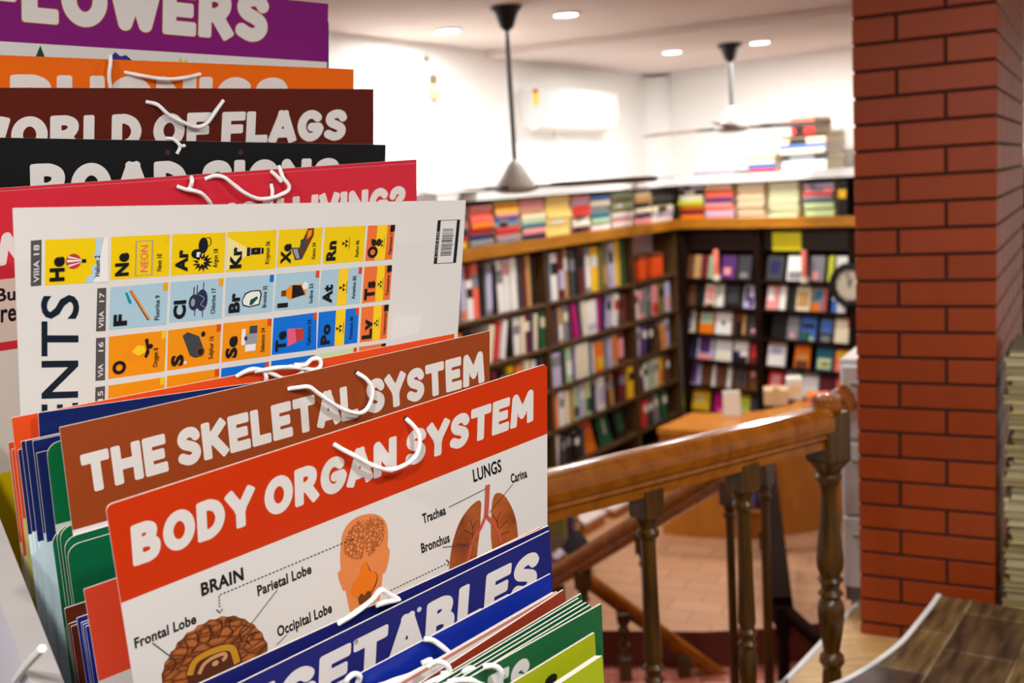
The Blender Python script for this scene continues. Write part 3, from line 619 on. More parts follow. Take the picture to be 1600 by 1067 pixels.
def front_row(r, ypx, spec):
    n = {0: 0, 1: 0}
    for (x, w, c, art) in spec:
        bay = 0 if x < 1183 else 1; n[bay] += 1; s_ = sR(x, ypx); wd = (sR(x + w / 2, ypx) - sR(x - w / 2, ypx)) * .96; hh = .158
        facing(FR_, s_, (.030 if w > 12 else .037), RZ[r] + .0008, wd, hh, c, '%s front cover, %s from left, %s of the dark bookcase, %s bay' % (CNAME[c], ORD[n[bay] - 1], FRW[r], 'pillar side' if bay else 'corner side'), 'front-facing books on the dark bookcase', art, T=.012 if w > 12 else .02)
A = lambda *a: [tuple(q) for q in a]
front_row(0, 420, [(1074, 10, 'h', None), (1085, 9, 'a', None), (1096, 10, 'm', None), (1108, 9, 's', None), (1133, 22, 'u', A(('p', .2, .7, .2, .5))), (1158, 20, 'd', A(('g', .2, .8, .1, .3))), (1206, 26, 'd', A(('n', .2, .8, .3, .8))), (1238, 26, 'w', A(('g', .1, .9, .1, .4))), (1272, 22, 'g', A(('p', .2, .6, .1, .4))), (1293, 8, 'i', None), (1310, 18, 'w', None)])
front_row(1, 462, [(1074, 14, 'h', None), (1090, 12, 'k', None), (1105, 16, 'c', A(('p', .1, .9, .3, .8), ('h', .1, .9, 0, .15))), (1120, 9, 'w', A(('s', .2, .8, .5, .9))), (1140, 26, 'k', A(('d', .15, .85, .2, .9))), (1166, 18, 'l', A(('d', .1, .5, .3, .9), ('u', .5, .9, .1, .5))), (1202, 18, 'p', A(('w', .1, .6, .4, .9))), (1218, 10, 'w', None), (1230, 11, 'k', None), (1250, 22, 'c', A(('a', .1, .9, .2, .8))), (1275, 24, 'g', A(('o', .0, .55, 0, .35), ('r', .8, .98, 0, .95), ('t', .2, .7, .5, .85))), (1306, 22, 'w', A(('b', 0, .4, 0, .5)))])
front_row(2, 503, [(1074, 12, 'c', A(('g', .2, .8, .1, .9))), (1099, 22, 'o', A(('s', .05, .95, .45, .9), ('h', .05, .95, .9, 1))), (1125, 25, 'w', A(('k', .42, .62, .42, .6))), (1150, 22, 'h', A(('k', .2, .75, .05, .6), ('a', .75, .95, .1, .9))), (1171, 14, 'd', A(('p', .4, .8, .2, .35))), (1212, 22, 'k', None), (1234, 18, 'g', A(('p', .3, .7, .1, .3))), (1258, 24, 'b', A(('n', .1, .9, .5, .7), ('e', .1, .6, .05, .4), ('s', .6, .9, .05, .2))), (1286, 22, 'd', A(('b', .1, .9, .4, .9), ('g', .2, .8, .05, .25))), (1310, 22, 'c', A(('x', .9, 1, .6, 1)))])
front_row(3, 542, [(1073, 14, 'n', None), (1097, 26, 'l', A(('u', .15, .8, .3, .95), ('p', .05, .95, 0, .25))), (1125, 26, 'w', A(('c', .1, .9, .1, .3))), (1152, 22, 'w', A(('k', .0, 1, 0, .3), ('n', .0, .5, .3, .5))), (1172, 13, 'm', A(('r', .2, .9, .3, .8))), (1208, 28, 'w', A(('l', .2, .8, .5, .8))), (1248, 24, 'o', A(('h', .1, .9, 0, .35), ('a', .2, .8, .4, .6))), (1283, 26, 't', A(('q', .1, .9, .1, .5), ('r', .3, .8, .2, .35))), (1311, 24, 'x', A(('y', .1, .95, .5, .85), ('m', 0, 1, .88, 1), ('p', .2, .8, .1, .35)))])
front_row(4, 582, [(1080, 20, 'l', A(('u', .1, .7, .1, .9))), (1100, 16, 'h', None), (1110, 4, 'w', None), (1122, 16, 'h', None), (1134, 5, 'w', None), (1152, 20, 'h', A(('d', .2, .8, .2, .9))), (1172, 14, 'h', A(('p', .2, .6, .6, .8))), (1207, 24, 'r', A(('p', .2, .8, .3, .8))), (1233, 24, 'b', A(('w', .1, .9, .2, .95), ('l', .2, .7, .3, .7))), (1260, 25, 'w', A(('p', .3, .6, .1, .3))), (1285, 22, 'u', A(('m', .05, .95, .4, .95), ('p', .3, .7, .05, .25))), (1306, 12, 'x', A(('u', 0, 1, 0, .3)))])
front_row(5, 622, [(1066, 8, 'i', None), (1088, 31, 'y', A(('j', .3, .8, .3, .7))), (1124, 28, 'f', A(('p', .3, .7, .05, .2))), (1155, 22, 'i', A(('s', .1, .6, .1, .5))), (1173, 12, 'd', None), (1212, 20, 'd', None), (1240, 26, 'm', None), (1270, 24, 'n', None), (1300, 20, 'e', None)])
facing(FR_, sR(1118, 650), .03, -1.735, .16, .13, 'g', 'grey book lying against the foot of the dark bookcase behind the counter', 'books at the foot of the dark bookcase', A(('w', .1, .8, .2, .7)))
b = MB(); b.box(PR(.06, .012, -1.75), DR * 2.0, NR * .117, Z * .013); b.build('shelf', WOODD, case2)
# notice, clock, rolled papers
b = MB(); b.bbox(PR(sR(1200, 380), .046, -.492), DR * (sR(1245, 380) - sR(1200, 380)), NR * .0035, Z * .115, .001); o = b.build('paper_notice', mat('yellow_notice', (226, 214, 30), .6))
tag(o, 'blank looking bright yellow notice on the dark header above the covers', 'notice')
for x, bs, nm in ((1120, 440, 'red and white rolled tube on the dark bookcase, corner side'), (1258, 440, 'red and white rolled tube on the dark bookcase, nearer the pillar')):
    P = PR(sR(x, 425), -.004, RZ[0] + .0006); o = thing('rolled_tube', nm, 'tube', P, 'rolled tubes on the dark bookcase')
    b = MB(); b.lathe([(.018, .035), (.018, .185), (.012, .196), (.003, .2)], P, Z, 16); b.build('sleeve', mat('red_white_sleeve', (240, 120, 100), .5, vary=.3, scale=16), o, smooth=True)
    b = MB(); b.lathe([(.024, 0), (.026, .01), (.024, .034), (.012, .036)], P, Z, 16); b.build('base', mat('cream_base', (232, 222, 200), .5), o, smooth=True)
P = onR(1325, 446, -.03); ck = thing('clock', 'round black rimmed clock partly hidden behind the brick pillar', 'clock', P - Z * .12)
b = MB(); b.lathe([(.08, 0), (.125, 0), (.13, .012), (.124, .026), (.098, .028), (.088, .014)], P + NR * .028, -NR, 40, ring=True); b.build('rim', BLACKM, ck, smooth=True)
b = MB(); b.lathe([(.1, 0), (.1, .004)], P + NR * .02, -NR, 40); b.build('dial', mat('clock_dial', (196, 186, 168), .5), ck)
b = MB()
for k_ in range(12):
    t = math.pi * k_ / 6; r_ = DR * math.sin(t) + Z * math.cos(t); s_ = DR * math.cos(t) - Z * math.sin(t); b.box(P + NR * .0155 + r_ * .078 - s_ * .004, s_ * .008, r_ * .016, NR * -.0008)
b.build('hour_marks', INK, ck)
for nm, t, L in (('hour_hand', .5, .05), ('minute_hand', 6.1, .075)):
    b = MB(); r_ = DR * math.sin(t) + Z * math.cos(t); s_ = DR * math.cos(t) - Z * math.sin(t); b.box(P + NR * (.013 if nm[0] == 'h' else .011) - s_ * .003 - r_ * .012, s_ * .006, r_ * (L + .012), NR * -.001); b.build(nm, INK, ck)
b = MB(); b.box(P + NR * .029 - DR * .02 - Z * .03, DR * .04, NR * .05, Z * .06); b.build('bracket', BLACKM, ck)

# ------------------------------------------------------------------ counter on the shop floor
CC = V(1.17, 5.98, 0); CRAD = .80; CZ = EZ - 1.245
def cpt(a, r): return V(CC[0] + r * math.sin(math.radians(a)), CC[1] - r * math.cos(math.radians(a)), 0)
ctr = thing('counter', 'low curved honey coloured wooden counter in front of the dark bookcase', 'counter', cpt(0, .6))
arcs = [-36 + 6 * i for i in range(18)]
def sector(b, r0, r1, z0, z1, a_):
    b.prism([cpt(a, r1) for a in a_] + [cpt(a, r0) for a in a_[::-1]], z0, z1)
b = MB(); sector(b, .42, CRAD - .02, .0, CZ - .03, arcs); b.build('body', COUNT, ctr, smooth=True, ang=30)
b = MB(); sector(b, .40, CRAD, CZ - .03, CZ, arcs); b.build('countertop', COUNT, ctr, smooth=True, ang=30)
na = [-10, -5, 1.5]
b = MB(); sector(b, CRAD - .025, CRAD - .016, .14, CZ - .09, na); nch = b.build('niche', DARK, ctr)  # flat dark panel with the recess's shade put into its colour
P = cpt(-5, CRAD - .014); d = unit(cpt(0, 1) - cpt(-8, 1)); n_ = V(-d[1], d[0], 0)
b = MB(); b.bbox(P - d * .075 - n_ * .024 + Z * .135, d * .15, n_ * .022, Z * .012, .002); b.build('niche_lip', COUNT, ctr)
book(P - d * .055 - n_ * .004 + Z * .148, -n_, d, Z, .012, .11, .15, 'u', 'purple and blue book standing in the niche of the curved counter', None, art=[('b', .1, .9, .3, .7), ('n', .1, .9, .05, .25)])
# things on the counter
def boxthing(name, label, cat, px, py, Y, w, d, h, z, m_, rot=0, group=None, extra=None):
    P = at_y(px, py, Y); P[2] = z + .0006; e = V(math.cos(rot), math.sin(rot), 0); n = V(-e[1], e[0], 0); b = MB()
    b.bbox(P - e * w / 2, e * w, n * d, Z * h, .004); o = b.build(name, m_); tag(o, label, cat, group)
    if extra: extra(P, e, n, o)
    return o
wb = mat('white_paper_stock', (236, 230, 216), .6)
P = at_y(1146, 664, 5.5); P[2] = CZ + .0006; b = MB(); e = V(.98, -.2, 0); n = V(.2, .98, 0)
b.extrude([P - e * .05, P - e * .05 + n * .05, P - e * .05 + n * .012 + Z * .132, P - e * .05 + Z * .132 - n * .005], e * .088)
tag(b.build('paper_stand', wb), 'white upright paper stand on the curved counter behind the handrail', 'stand')
def tape(P, e, n, o):
    b = MB(); b.box(P - e * .02 - n * .0008 + Z * .0, e * .04, n * .0008, Z * .1); b.build('tape', mat('parcel_tape', (206, 176, 130), .35), o)
boxthing('cardboard_box', 'tan cardboard box on the counter, left of the white carton', 'box', 1214, 664, 5.68, .125, .11, .088, CZ, mat('cardboard', (214, 180, 140), .7), -.2, None, tape)
boxthing('white_carton', 'small white carton on the counter behind the orange books', 'box', 1243, 664, 5.8, .085, .08, .122, CZ, wb, -.2, None, lambda P, e, n, o: (lambda b: (b.box(P - e * .03 - n * .0008 + Z * .03, e * .06, n * .0008, Z * .05), b.build('label', mat('cover_peach', COL['z']), o)))(MB()))
P = at_y(1264, 664, 5.44); P[2] = CZ; z_ = CZ + .0006
for i, c in enumerate('rxo'):
    T = (.03, .034, .03)[i]; book(V(P[0], P[1], z_ + T / 2), -Z, V(.2, .98, 0), V(.98, -.2, 0), T, .11, .13 - .01 * i, c, '%s book in the small pile on the counter beside the newel post' % CNAME[c], 'piled books on the counter'); z_ += T + .0006

# ------------------------------------------------------------------ clutter on the floor by the long bookcase
stepw = mat('pale_mauve_board', (214, 196, 188), .6)
def stool(px, py, w, d, h, label):
    P = at_z(px, py, 0); o = thing('step_stool', label, 'stool', P, 'low step stools by the long bookcase')
    b = MB(); b.bbox(P + Z * (h - .02), DL * w, NL * d, Z * .02, .004); b.build('top', stepw, o)
    for s in (0, 1):
        b = MB(); b.box(P + DL * (.01 + s * (w - .03)) + NL * .012, DL * .012, NL * (d - .02), Z * (h - .02)); b.build('leg', COUNT, o)
    b = MB(); b.box(P + DL * .022 + NL * .014, DL * (w - .044), NL * .012, Z * (h - .02)); b.build('front_board', COUNT, o)
stool(917, 837, .22, .17, .07, 'low step with pale top and honey front, nearer the pile of dark books')
stool(962, 812, .20, .15, .06, 'low step with pale top nearest the counter')
P = at_z(862, 862, 0); z_ = .0006
for i, c in enumerate('kdkdk'):
    T = .034; book(V(P[0], P[1], z_ + T / 2) + DL * random.uniform(-.01, .01), -Z, NL, DL, T, .15, .13, c, '%s book, %s from the floor in the dark floor pile' % (CNAME[c], ORD[i]), 'dark books piled on the floor'); z_ += T + .0006
for i, (px, py, c, h) in enumerate(((886, 866, 'v', .22), (896, 862, 'u', .2), (905, 858, 'a', .21))):
    P = at_z(px, py, 0); book(P + Z * .0006, DL, NL, Z, .034, .16, h, c, '%s book standing on the floor beside the dark floor pile' % CNAME[c], 'books standing on the floor')
P = at_z(890, 815, 0); b = MB(); b.bbox(P + Z * .0006 - DL * .06, DL * .17, NL * .16, Z * .17, .005); o = b.build('crate', mat('grey_crate', (126, 112, 104), .7)); tag(o, 'grey crate with white lid behind the floor piles', 'crate')
b = MB(); b.bbox(P + Z * .171 - DL * .068, DL * .186, NL * .176, Z * .022, .004); b.build('lid', TRIMW, o)
def bag(name, label, P, r, h, m_, hm, squash=.7):
    b = MB(); n = 18; pr = [(.7, 0), (.98, .12), (1, .35), (.9, .6), (.62, .82), (.3, .94), (.22, 1)]; vs = []
    for (q, z) in pr:
        for k in range(n):
            t = 2 * math.pi * k / n; w = 1 + .10 * math.sin(3 * t + 7 * z) + .06 * math.sin(5 * t - 4 * z); vs.append(P + V(math.cos(t) * r * q * w, math.sin(t) * r * q * w * squash, z * h))
    b.mesh(vs, [(i * n + k, i * n + (k + 1) % n, (i + 1) * n + (k + 1) % n, (i + 1) * n + k) for i in range(len(pr) - 1) for k in range(n)] + [tuple(range(n))[::-1], tuple((len(pr) - 1) * n + k for k in range(n))])
    o = b.build(name, m_, smooth=True, ang=70); tag(o, label, 'bag')
    b = MB(); b.tube(smoothpath([P + V(-.02, 0, h * .98), P + V(-.03, 0, h + .03), P + V(.0, 0, h + .05), P + V(.03, 0, h + .03), P + V(.02, 0, h * .98)], .01), .004); b.build('handle', hm, o)
bag('black_bag', 'slumped black bag on the floor behind the handrails', at_z(904, 893, 0), .07, .2, mat('black_cloth', (34, 34, 36), .7), BLACKM)
bag('plastic_bag', 'crumpled white plastic bag with blue top beside the crate', at_z(858, 832, 0) - V(.02, 0, 0), .06, .18, mat('white_polythene', (232, 228, 230), .4), mat('cover_blue', COL['b']))
bag('cloth_bag', 'small white and lilac cloth bag at the stair head near the floor piles', at_z(876, 897, 0), .05, .12, mat('lilac_cloth', (214, 200, 214), .8), mat('cover_purple', COL['u']))

# ------------------------------------------------------------------ white drawer cabinet behind the pillar
cq = PLc + bd * .20; v = ray(1313, 760); A2 = np.array([[v[0], -fd[0]], [v[1], -fd[1]]]); kk = np.linalg.solve(A2, cq[:2])[1]
e, n = fd, bd; cw = -kk - .006; cx0 = cq + fd * kk + Z * LZ; cz = at_y(1312, 562, cx0[1])[2]
cab = thing('drawer_cabinet', 'narrow white drawer cabinet standing on the landing behind the brick pillar', 'cabinet', cx0)
b = MB(); b.bbox(cx0 + n * .02 + Z * .045, e * cw, n * .3, Z * (cz - LZ - .045), .004); b.build('body', PLASTIC, cab)
b = MB(); b.box(cx0 + e * .004 + n * .035, e * (cw - .008), n * .27, Z * .044); b.build('plinth', mat('grey_plinth', (120, 112, 108), .6), cab)
dh = (cz - LZ - .06) / 3
for i in range(3):
    b = MB(); b.bbox(cx0 + e * .006 + Z * (.052 + dh * i), e * (cw - .012), n * .018, Z * (dh - .008), .006); dr = b.build('drawer', PLASTIC, cab)
    b = MB(); b.bbox(cx0 + e * cw * .4 - n * .012 + Z * (.052 + dh * i + dh * .7), e * cw * .4, n * .011, Z * .014, .004); b.build('handle', STEEL, dr)

# ------------------------------------------------------------------ old magazines beside the pillar
MC = [(190, 176, 130), (168, 150, 100), (206, 198, 170), (140, 124, 78), (180, 164, 118), (120, 112, 88), (196, 180, 128)]
MP0 = PLc + fd * (PW + .018) - bd * .03; z_ = LZ + .0006; i = 0; ztop = at_y(1580, 545, 2.75)[2]
while z_ < ztop:
    T = random.uniform(.014, .026); w = random.uniform(.2, .24); dp = random.uniform(.26, .29); o0 = MP0 + fd * random.uniform(0, .022) + bd * random.uniform(0, .012)
    b = MB(); k = random.randrange(7)
    b.box(o0 + Z * z_, fd * w, bd * dp, Z * .0012, 0); b.box(o0 + Z * (z_ + T - .0012), fd * w, bd * dp, Z * .0012, 0)
    m_ = 3 if T < .02 else 5; t_ = (T - .0024) / m_
    for q in range(m_):
        j = random.uniform(.001, .007); b.box(o0 + fd * j + bd * j + Z * (z_ + .0012 + q * t_ + .0001), fd * (w - 2 * j), bd * (dp - 2 * j), Z * (t_ - .0002), 1)
    o = b.build('magazine', [mat('aged_cover_%d' % k, MC[k], .6), mat('aged_pages_%d' % (k % 3), [(186, 172, 128), (160, 146, 104), (204, 192, 152)][k % 3], .8, vary=.15, scale=90)])
    tag(o, 'old yellowed magazine in the tall stack beside the brick pillar', 'magazine', 'magazines stacked beside the pillar'); z_ += T + .0004; i += 1
o['label'] = 'topmost yellowed magazine of the tall stack beside the brick pillar'

# ------------------------------------------------------------------ ceiling fans, lights, air conditioner
def fan(px, py, zc, hubz, label, a0, col):
    P = at_z(px, py, zc); P[2] = 0; t = thing('ceiling_fan', label, 'fan', P + Z * zc, 'ceiling fans')
    b = MB(); b.lathe([(.068, 0), (.066, -.012), (.05, -.03), (.03, -.085), (.012, -.10)], P + Z * (zc - .0005), Z, 24); b.build('canopy', BLACKM, t, smooth=True)
    b = MB(); b.lathe([(.011, zc - .09), (.011, hubz + .06)], P, Z, 12); b.build('rod', mat('grey_rod', (96, 98, 98), .4), t, smooth=True)
    b = MB(); b.lathe([(.014, .085), (.03, .07), (.055, .03), (.085, -.01), (.095, -.03), (.09, -.045), (.05, -.055), (.004, -.057)], P + Z * hubz, Z, 28); b.build('motor', col, t, smooth=True)
    for k in range(3):
        a = math.radians(a0 + 120 * k); d = V(math.cos(a), math.sin(a), 0); n = V(-d[1], d[0], 0)
        b = MB(); b.box(P + Z * (hubz - .038) + d * .06 - n * .03, d * .16, n * .06, Z * .014); bl = b.build('blade_arm', BLACKM, t)
        b = MB(); pr = [(.15, .045), (.22, .058), (.50, .066), (.58, .06), (.60, .03)]
        lo = [P + Z * (hubz - .031 - w * .16) + d * r + n * w for r, w in pr] + [P + Z * (hubz - .031 + w * .16) + d * r - n * w for r, w in pr[::-1]]
        b.extrude(lo, Z * .004); b.build('blade', mat('brown_blade', (74, 62, 54), .4), t)
fan(790, 10, ZC, EZ + .022, 'nearer ceiling fan on long rod over the stairwell, hub low before the long bookcase', -8, STEEL)
fan(1140, 68, ZS, EZ + .275, 'farther ceiling fan on shorter rod near the dark bookcase', 14, STEEL)
glow = mat('lit_lamp_face', (255, 250, 240), .5, emit=14)
LB = ['left of the nearer fan rod', 'right of the nearer fan rod', 'left of the farther fan rod', 'right of the farther fan rod']
for i, (x, y) in enumerate(MAIN_L + STRIP_L):
    zc = ZC if i < 2 else ZS; P = V(x, y, zc); o = thing('downlight', 'round lit ceiling downlight ' + LB[i], 'light', P, 'ceiling downlights')
    b = MB(); b.lathe([(.052, -.001), (.066, -.001), (.066, -.006), (.058, -.011), (.052, -.008)], P, Z, 32, ring=True); b.build('rim', TRIMW, o, smooth=True)
    b = MB(); b.lathe([(.054, -.0012), (.054, -.006)], P, Z, 32); b.build('lamp_face', glow, o)
ac_t0, ac_t1 = -1.24, -.36; P0 = PL(ac_t0, WO - .001, 0); L_ = ac_t1 - ac_t0
def acp(pts): return [PL(ac_t0, WO - .001 - d, z) for d, z in pts]
acz0, acz1 = .305, .545
ac = thing('air_conditioner', 'white wall mounted air conditioner above the long bookcase', 'air conditioner', PL((ac_t0 + ac_t1) / 2, WO - .1, acz0))
b = MB(); b.extrude(acp([(0, acz1), (0, acz0 + .03), (.06, acz0), (.12, acz0 + .012), (.155, acz0 + .07), (.16, acz1 - .02), (.145, acz1)][::-1]), DL * L_)
b.build('body', PLASTIC, ac, smooth=True, ang=25)
b = MB(); b.extrude([PL(ac_t0 + .03, WO - .001 - d, z) for d, z in [(.06, acz0 - .004), (.122, acz0 + .006), (.124, acz0 + .010), (.06, acz0 + .0005)]], DL * (L_ - .06)); b.build('louvre', mat('warm_white_louvre', (206, 190, 176), .5), ac)
b = MB(); b.box(PL(ac_t0 - .0008, WO - .12, acz1 - .1), DL * .0008, NL * .035, Z * .09, 0); b.box(PL(ac_t0 - .0012, WO - .12, acz1 - .03), DL * .0005, NL * .035, Z * .02, 1); b.build('energy_sticker', [mat('yellow_sticker', (232, 214, 60)), mat('red_sticker', (206, 60, 50))], ac)
b = MB(); b.tube(smoothpath([PL(-.95, WO - .03, acz0 + .01), PL(-.94, WO - .05, .24), PL(-.88, WO - .06, .14), PL(-.76, WO - .05, .12), PL(-.66, WO - .03, .18), PL(-.62, WO - .01, .22)], .02), .009); b.build('drain_hose', mat('grey_white_hose', (206, 204, 200), .5), ac, smooth=True)
P = onL(675, 132, WO - .012); wl = thing('bracket_lamp', 'small beige unlit bulb holder hanging from a hook on the white wall', 'lamp', P)
b = MB(); Q = onL(668, 92, WO - .012); b.lathe([(.004, 0), (.016, .002), (.014, .012), (.004, .016)], Q - NL * .0 + NL * .012, -NL, 14); b.build('hook', mat('grey_hook', (130, 118, 104), .5), wl)
b = MB(); b.tube([Q - NL * .004, (Q + P) / 2 + DL * .004, P + Z * .045], .003); b.build('cord', mat('beige_cord', (196, 186, 170), .7), wl)
b = MB(); b.lathe([(.006, .05), (.018, .045), (.02, .01), (.016, .0)], P - NL * .012, Z, 16); b.build('holder', mat('dark_holder', (96, 82, 66), .5), wl, smooth=True)
b = MB(); b.lathe([(.014, .005), (.03, -.02), (.034, -.045), (.024, -.07), (.004, -.08)], P - NL * .012, Z, 18); b.build('bulb', mat('beige_bulb', (170, 150, 112), .4), wl, smooth=True)

# ------------------------------------------------------------------ wall charts in their display rack
HD = math.radians(38.3); UH = V(math.cos(HD), math.sin(HD), 0); NH = V(-UH[1], UH[0], 0)
RC = at_y(855, 568, 1.2); RC[2] = 0
class Card: pass
def frame_card(TL, TR, t, Wd=None, lean=9, RBt=None, TRd=None, h=None):
    c = Card(); v = ray(*TR); k = ((RC - EYE) @ NH + t) / (v @ NH); c.R = EYE + v * k
    N = np.cross(ray(*TR), ray(*TL)); hh = math.radians(h) if h else HD; ud = V(math.cos(hh), math.sin(hh), 0)
    c.u = unit(ud + Z * (-(ud @ N) / N[2]))
    if Wd is None:
        a = np.array([c.u, -ray(*TL)]).T; Wd = abs(np.linalg.lstsq(a, -(c.R - EYE), rcond=None)[0][0])
    c.W = Wd; finish(c, lean); return c
def left_card(TL, t, tilt, Wd=.5, lean=9):            # placed by its left upper corner
    c = Card(); v = ray(*TL); k = ((RC - EYE) @ NH + t) / (v @ NH); L = EYE + v * k
    c.u = unit(UH + Z * math.tan(math.radians(tilt))); c.W = Wd; c.R = L + c.u * Wd; finish(c, lean); return c
def finish(c, lean):
    c.L = c.R - c.u * c.W; w = unit(NH * 1.0 - c.u * (NH @ c.u)); up_ = np.cross(c.u, w)
    if up_[2] < 0: up_ = -up_
    a = math.radians(lean); c.v = unit(-up_ * math.cos(a) + w * math.sin(a)); c.n = unit(np.cross(c.u, c.v))
    if c.n @ (EYE - c.L) < 0: c.n = -c.n
def P3(c, a, b, off=0): return c.L + c.u * a + c.v * b + c.n * off
def loc(c, x, y):                                      # photo direction -> point printed on the sheet
    q = at_plane(x, y, c.L, c.n) - c.L; return (q @ c.u, q @ c.v)
GAPT = .0015
CARDZ = {}
def chart(c, label, band, body=(222, 218, 214), bh=.1, tier=-.93, group=None, roundc=.0012, low=None, name='educational_chart', cut=None):
    """sheet of laminated card: coloured head band over a body, white core showing at the edges"""
    bot = EZ + tier; mid = (c.L + c.R) / 2; c.H = (mid[2] - bot) / -c.v[2]
    z0 = min((c.L + c.v * c.H)[2], (c.R + c.v * c.H)[2]); c.H -= max(0, (bot - z0)) / -c.v[2] - .0005
    c.root = thing(name, label, 'chart', V(mid[0], mid[1], bot), group); r = roundc; b = MB(); W_, H_ = c.W, c.H; S5 = [math.pi / 2 * i / 4 for i in range(5)]
    lt = [(r - r * math.cos(t), r - r * math.sin(t)) for t in S5]; rt = [(W_ - r + r * math.sin(t), r - r * math.cos(t)) for t in S5]
    bp_ = bh if isinstance(bh, tuple) else (bh, bh)
    segs = [((0, 0), bp_, 0)] + ([(bp_, (low[0],) * 2, 1), ((low[0],) * 2, (H_, H_), 3)] if low else [(bp_, (H_, H_), 1)])
    for (b0, b1, m_) in segs:
        poly = (lt + rt if b0 == (0, 0) else [(0, b0[0]), (W_, b0[1])]) + [(W_, b1[1]), (0, b1[0])]
        f = [P3(c, x, y) for x, y in poly]
        nf = np.cross(f[1] - f[0], f[-1] - f[0]); b.face(f if nf @ c.n > 0 else f[::-1], m_)
    out = lt + rt + [(W_, H_), (0, H_)]
    bk = [P3(c, x, y, -GAPT) for x, y in out]; nf = np.cross(bk[5] - bk[0], bk[-1] - bk[0]); b.face(bk if nf @ c.n < 0 else bk[::-1], 2)
    ft = [P3(c, x, y) for x, y in out]; ctr_ = (ft[0] + ft[5] + ft[-1] + ft[-2]) / 4
    for i in range(len(out)):
        j = (i + 1) % len(out); q = [ft[i], ft[j], bk[j], bk[i]]; nf = np.cross(q[1] - q[0], q[-1] - q[0])
        b.face(q if nf @ ((ft[i] + ft[j]) / 2 - ctr_) > 0 else q[::-1], 2)
    ms = [mat('print_%d_%d_%d' % band, band, .34, .22), mat('print_%d_%d_%d' % body, body, .3, .4), EDGE]
    if low: ms.append(mat('print_%d_%d_%d' % low[1], low[1], .3, .4))
    c.sheet = b.build('sheet', ms, c.root); return c
def put(c, name, polys, m_, lay=1, parent=None):       # printed shapes, polys in sheet coordinates
    b = MB()
    for item in polys:
        p, k = item if isinstance(item, tuple) and isinstance(item[0], list) else (item, 0)
        f = [P3(c, x, y, .00015 * (lay + k)) for x, y in p]; s_ = V(0, 0, 0)
        for i in range(1, len(f) - 1): s_ = s_ + np.cross(f[i] - f[0], f[i + 1] - f[0])
        b.face(f if s_ @ c.n > 0 else f[::-1], 0 if not isinstance(m_, list) else k)
    return b.build(name, m_, parent or c.root)
def aff(c, p0, p1, p2):                                # pixel baseline start, end, cap height -> affine
    o, x, y = [np.array(loc(c, *q)) for q in (p0, p1, p2)]; return lambda P: tuple(o + (x - o) * P[0] + (y - o) * P[1])
def title(c, text, p0, p1, p2, fit=None, m_=None):
    f = aff(c, p0, p1, p2); return put(c, 'title_lettering', [[f(q) for q in p] for p in title_polys(text, fit)], m_ or TITLE, 1)
def words(c, text, p0, p1, p2, off=0.0, m_=None, name='caption', lay=1, parent=None):
    f = aff(c, p0, p1, p2); return put(c, name, [[f(q) for q in p] for p in text_polys(text, off)], m_ or INK, lay, parent)
def ribbon(pts, w):
    out = []; L, R = [], []
    for i, p in enumerate(pts):
        a = np.array(pts[max(i - 1, 0)]); b_ = np.array(pts[min(i + 1, len(pts) - 1)]); d = b_ - a; d = d / max(np.linalg.norm(d), 1e-9); n_ = np.array([-d[1], d[0]]) * w / 2
        L.append(tuple(np.array(p) + n_)); R.append(tuple(np.array(p) - n_))
    return [[L[i], L[i + 1], R[i + 1], R[i]] for i in range(len(pts) - 1)]
def curve2(pts, n=5):
    P = [np.array(p, float) for p in pts]; P = [2 * P[0] - P[1]] + P + [2 * P[-1] - P[-2]]; o = []
    for i in range(1, len(P) - 2):
        for k in range(n):
            t = k / n; a, b_, c_, d = P[i - 1], P[i], P[i + 1], P[i + 2]
            o.append(tuple(.5 * (2 * b_ + (c_ - a) * t + (2 * a - 5 * b_ + 4 * c_ - d) * t * t + (3 * b_ - a - 3 * c_ + d) * t ** 3)))
    o.append(tuple(P[-2])); return o
def L2(c, pts): return [loc(c, *p) for p in pts]
def cord(c, pts, bow=.006, ends=True, r=.0024):
    """white cord given by points seen on the sheet, bowing out between its two holes; third value = own stand-off"""
    n = len(pts); P = []
    for i, p in enumerate(pts):
        x, y = loc(c, p[0], p[1]); t = i / (n - 1); off = p[2] if len(p) > 2 else .0026 + bow * math.sin(math.pi * t) - (.003 if ends and i in (0, n - 1) else 0)
        P.append(P3(c, x, y, off))
    b = MB(); b.tube(smoothpath(P, .0022), r, 8, 0, .55); return b.build('cord', CORDM, c.root, smooth=True, ang=80)
def holes(c, pts, m_=None, r=.0032):
    put(c, 'punched_holes', [[(loc(c, *p)[0] + r * math.cos(t), loc(c, *p)[1] + r * math.sin(t)) for t in [math.pi * k / 8 for k in range(16)]] for p in pts], m_ or mat('hole_brown', (70, 34, 24), .8), 1)  # discs in the brown red that shows through the holes

def bhp(c, x, y): return loc(c, x, y)[1]
TA, TCt, TD = -.82, -.64, -.45
def outlined(c, text, p0, p1, p2, fit):
    global RS
    f = aff(c, p0, p1, p2); RS_ = RS; keep = dict(GC); GC.clear(); RS = RS_ + .014
    put(c, 'title_outline', [[f(q) for q in p] for p in title_polys(text, fit)], mat('print_gold', (206, 150, 60), .35), 1)
    RS = RS_; GC.clear(); GC.update(keep); return put(c, 'title_lettering', [[f(q) for q in p] for p in title_polys(text, fit)], TITLE, 2)
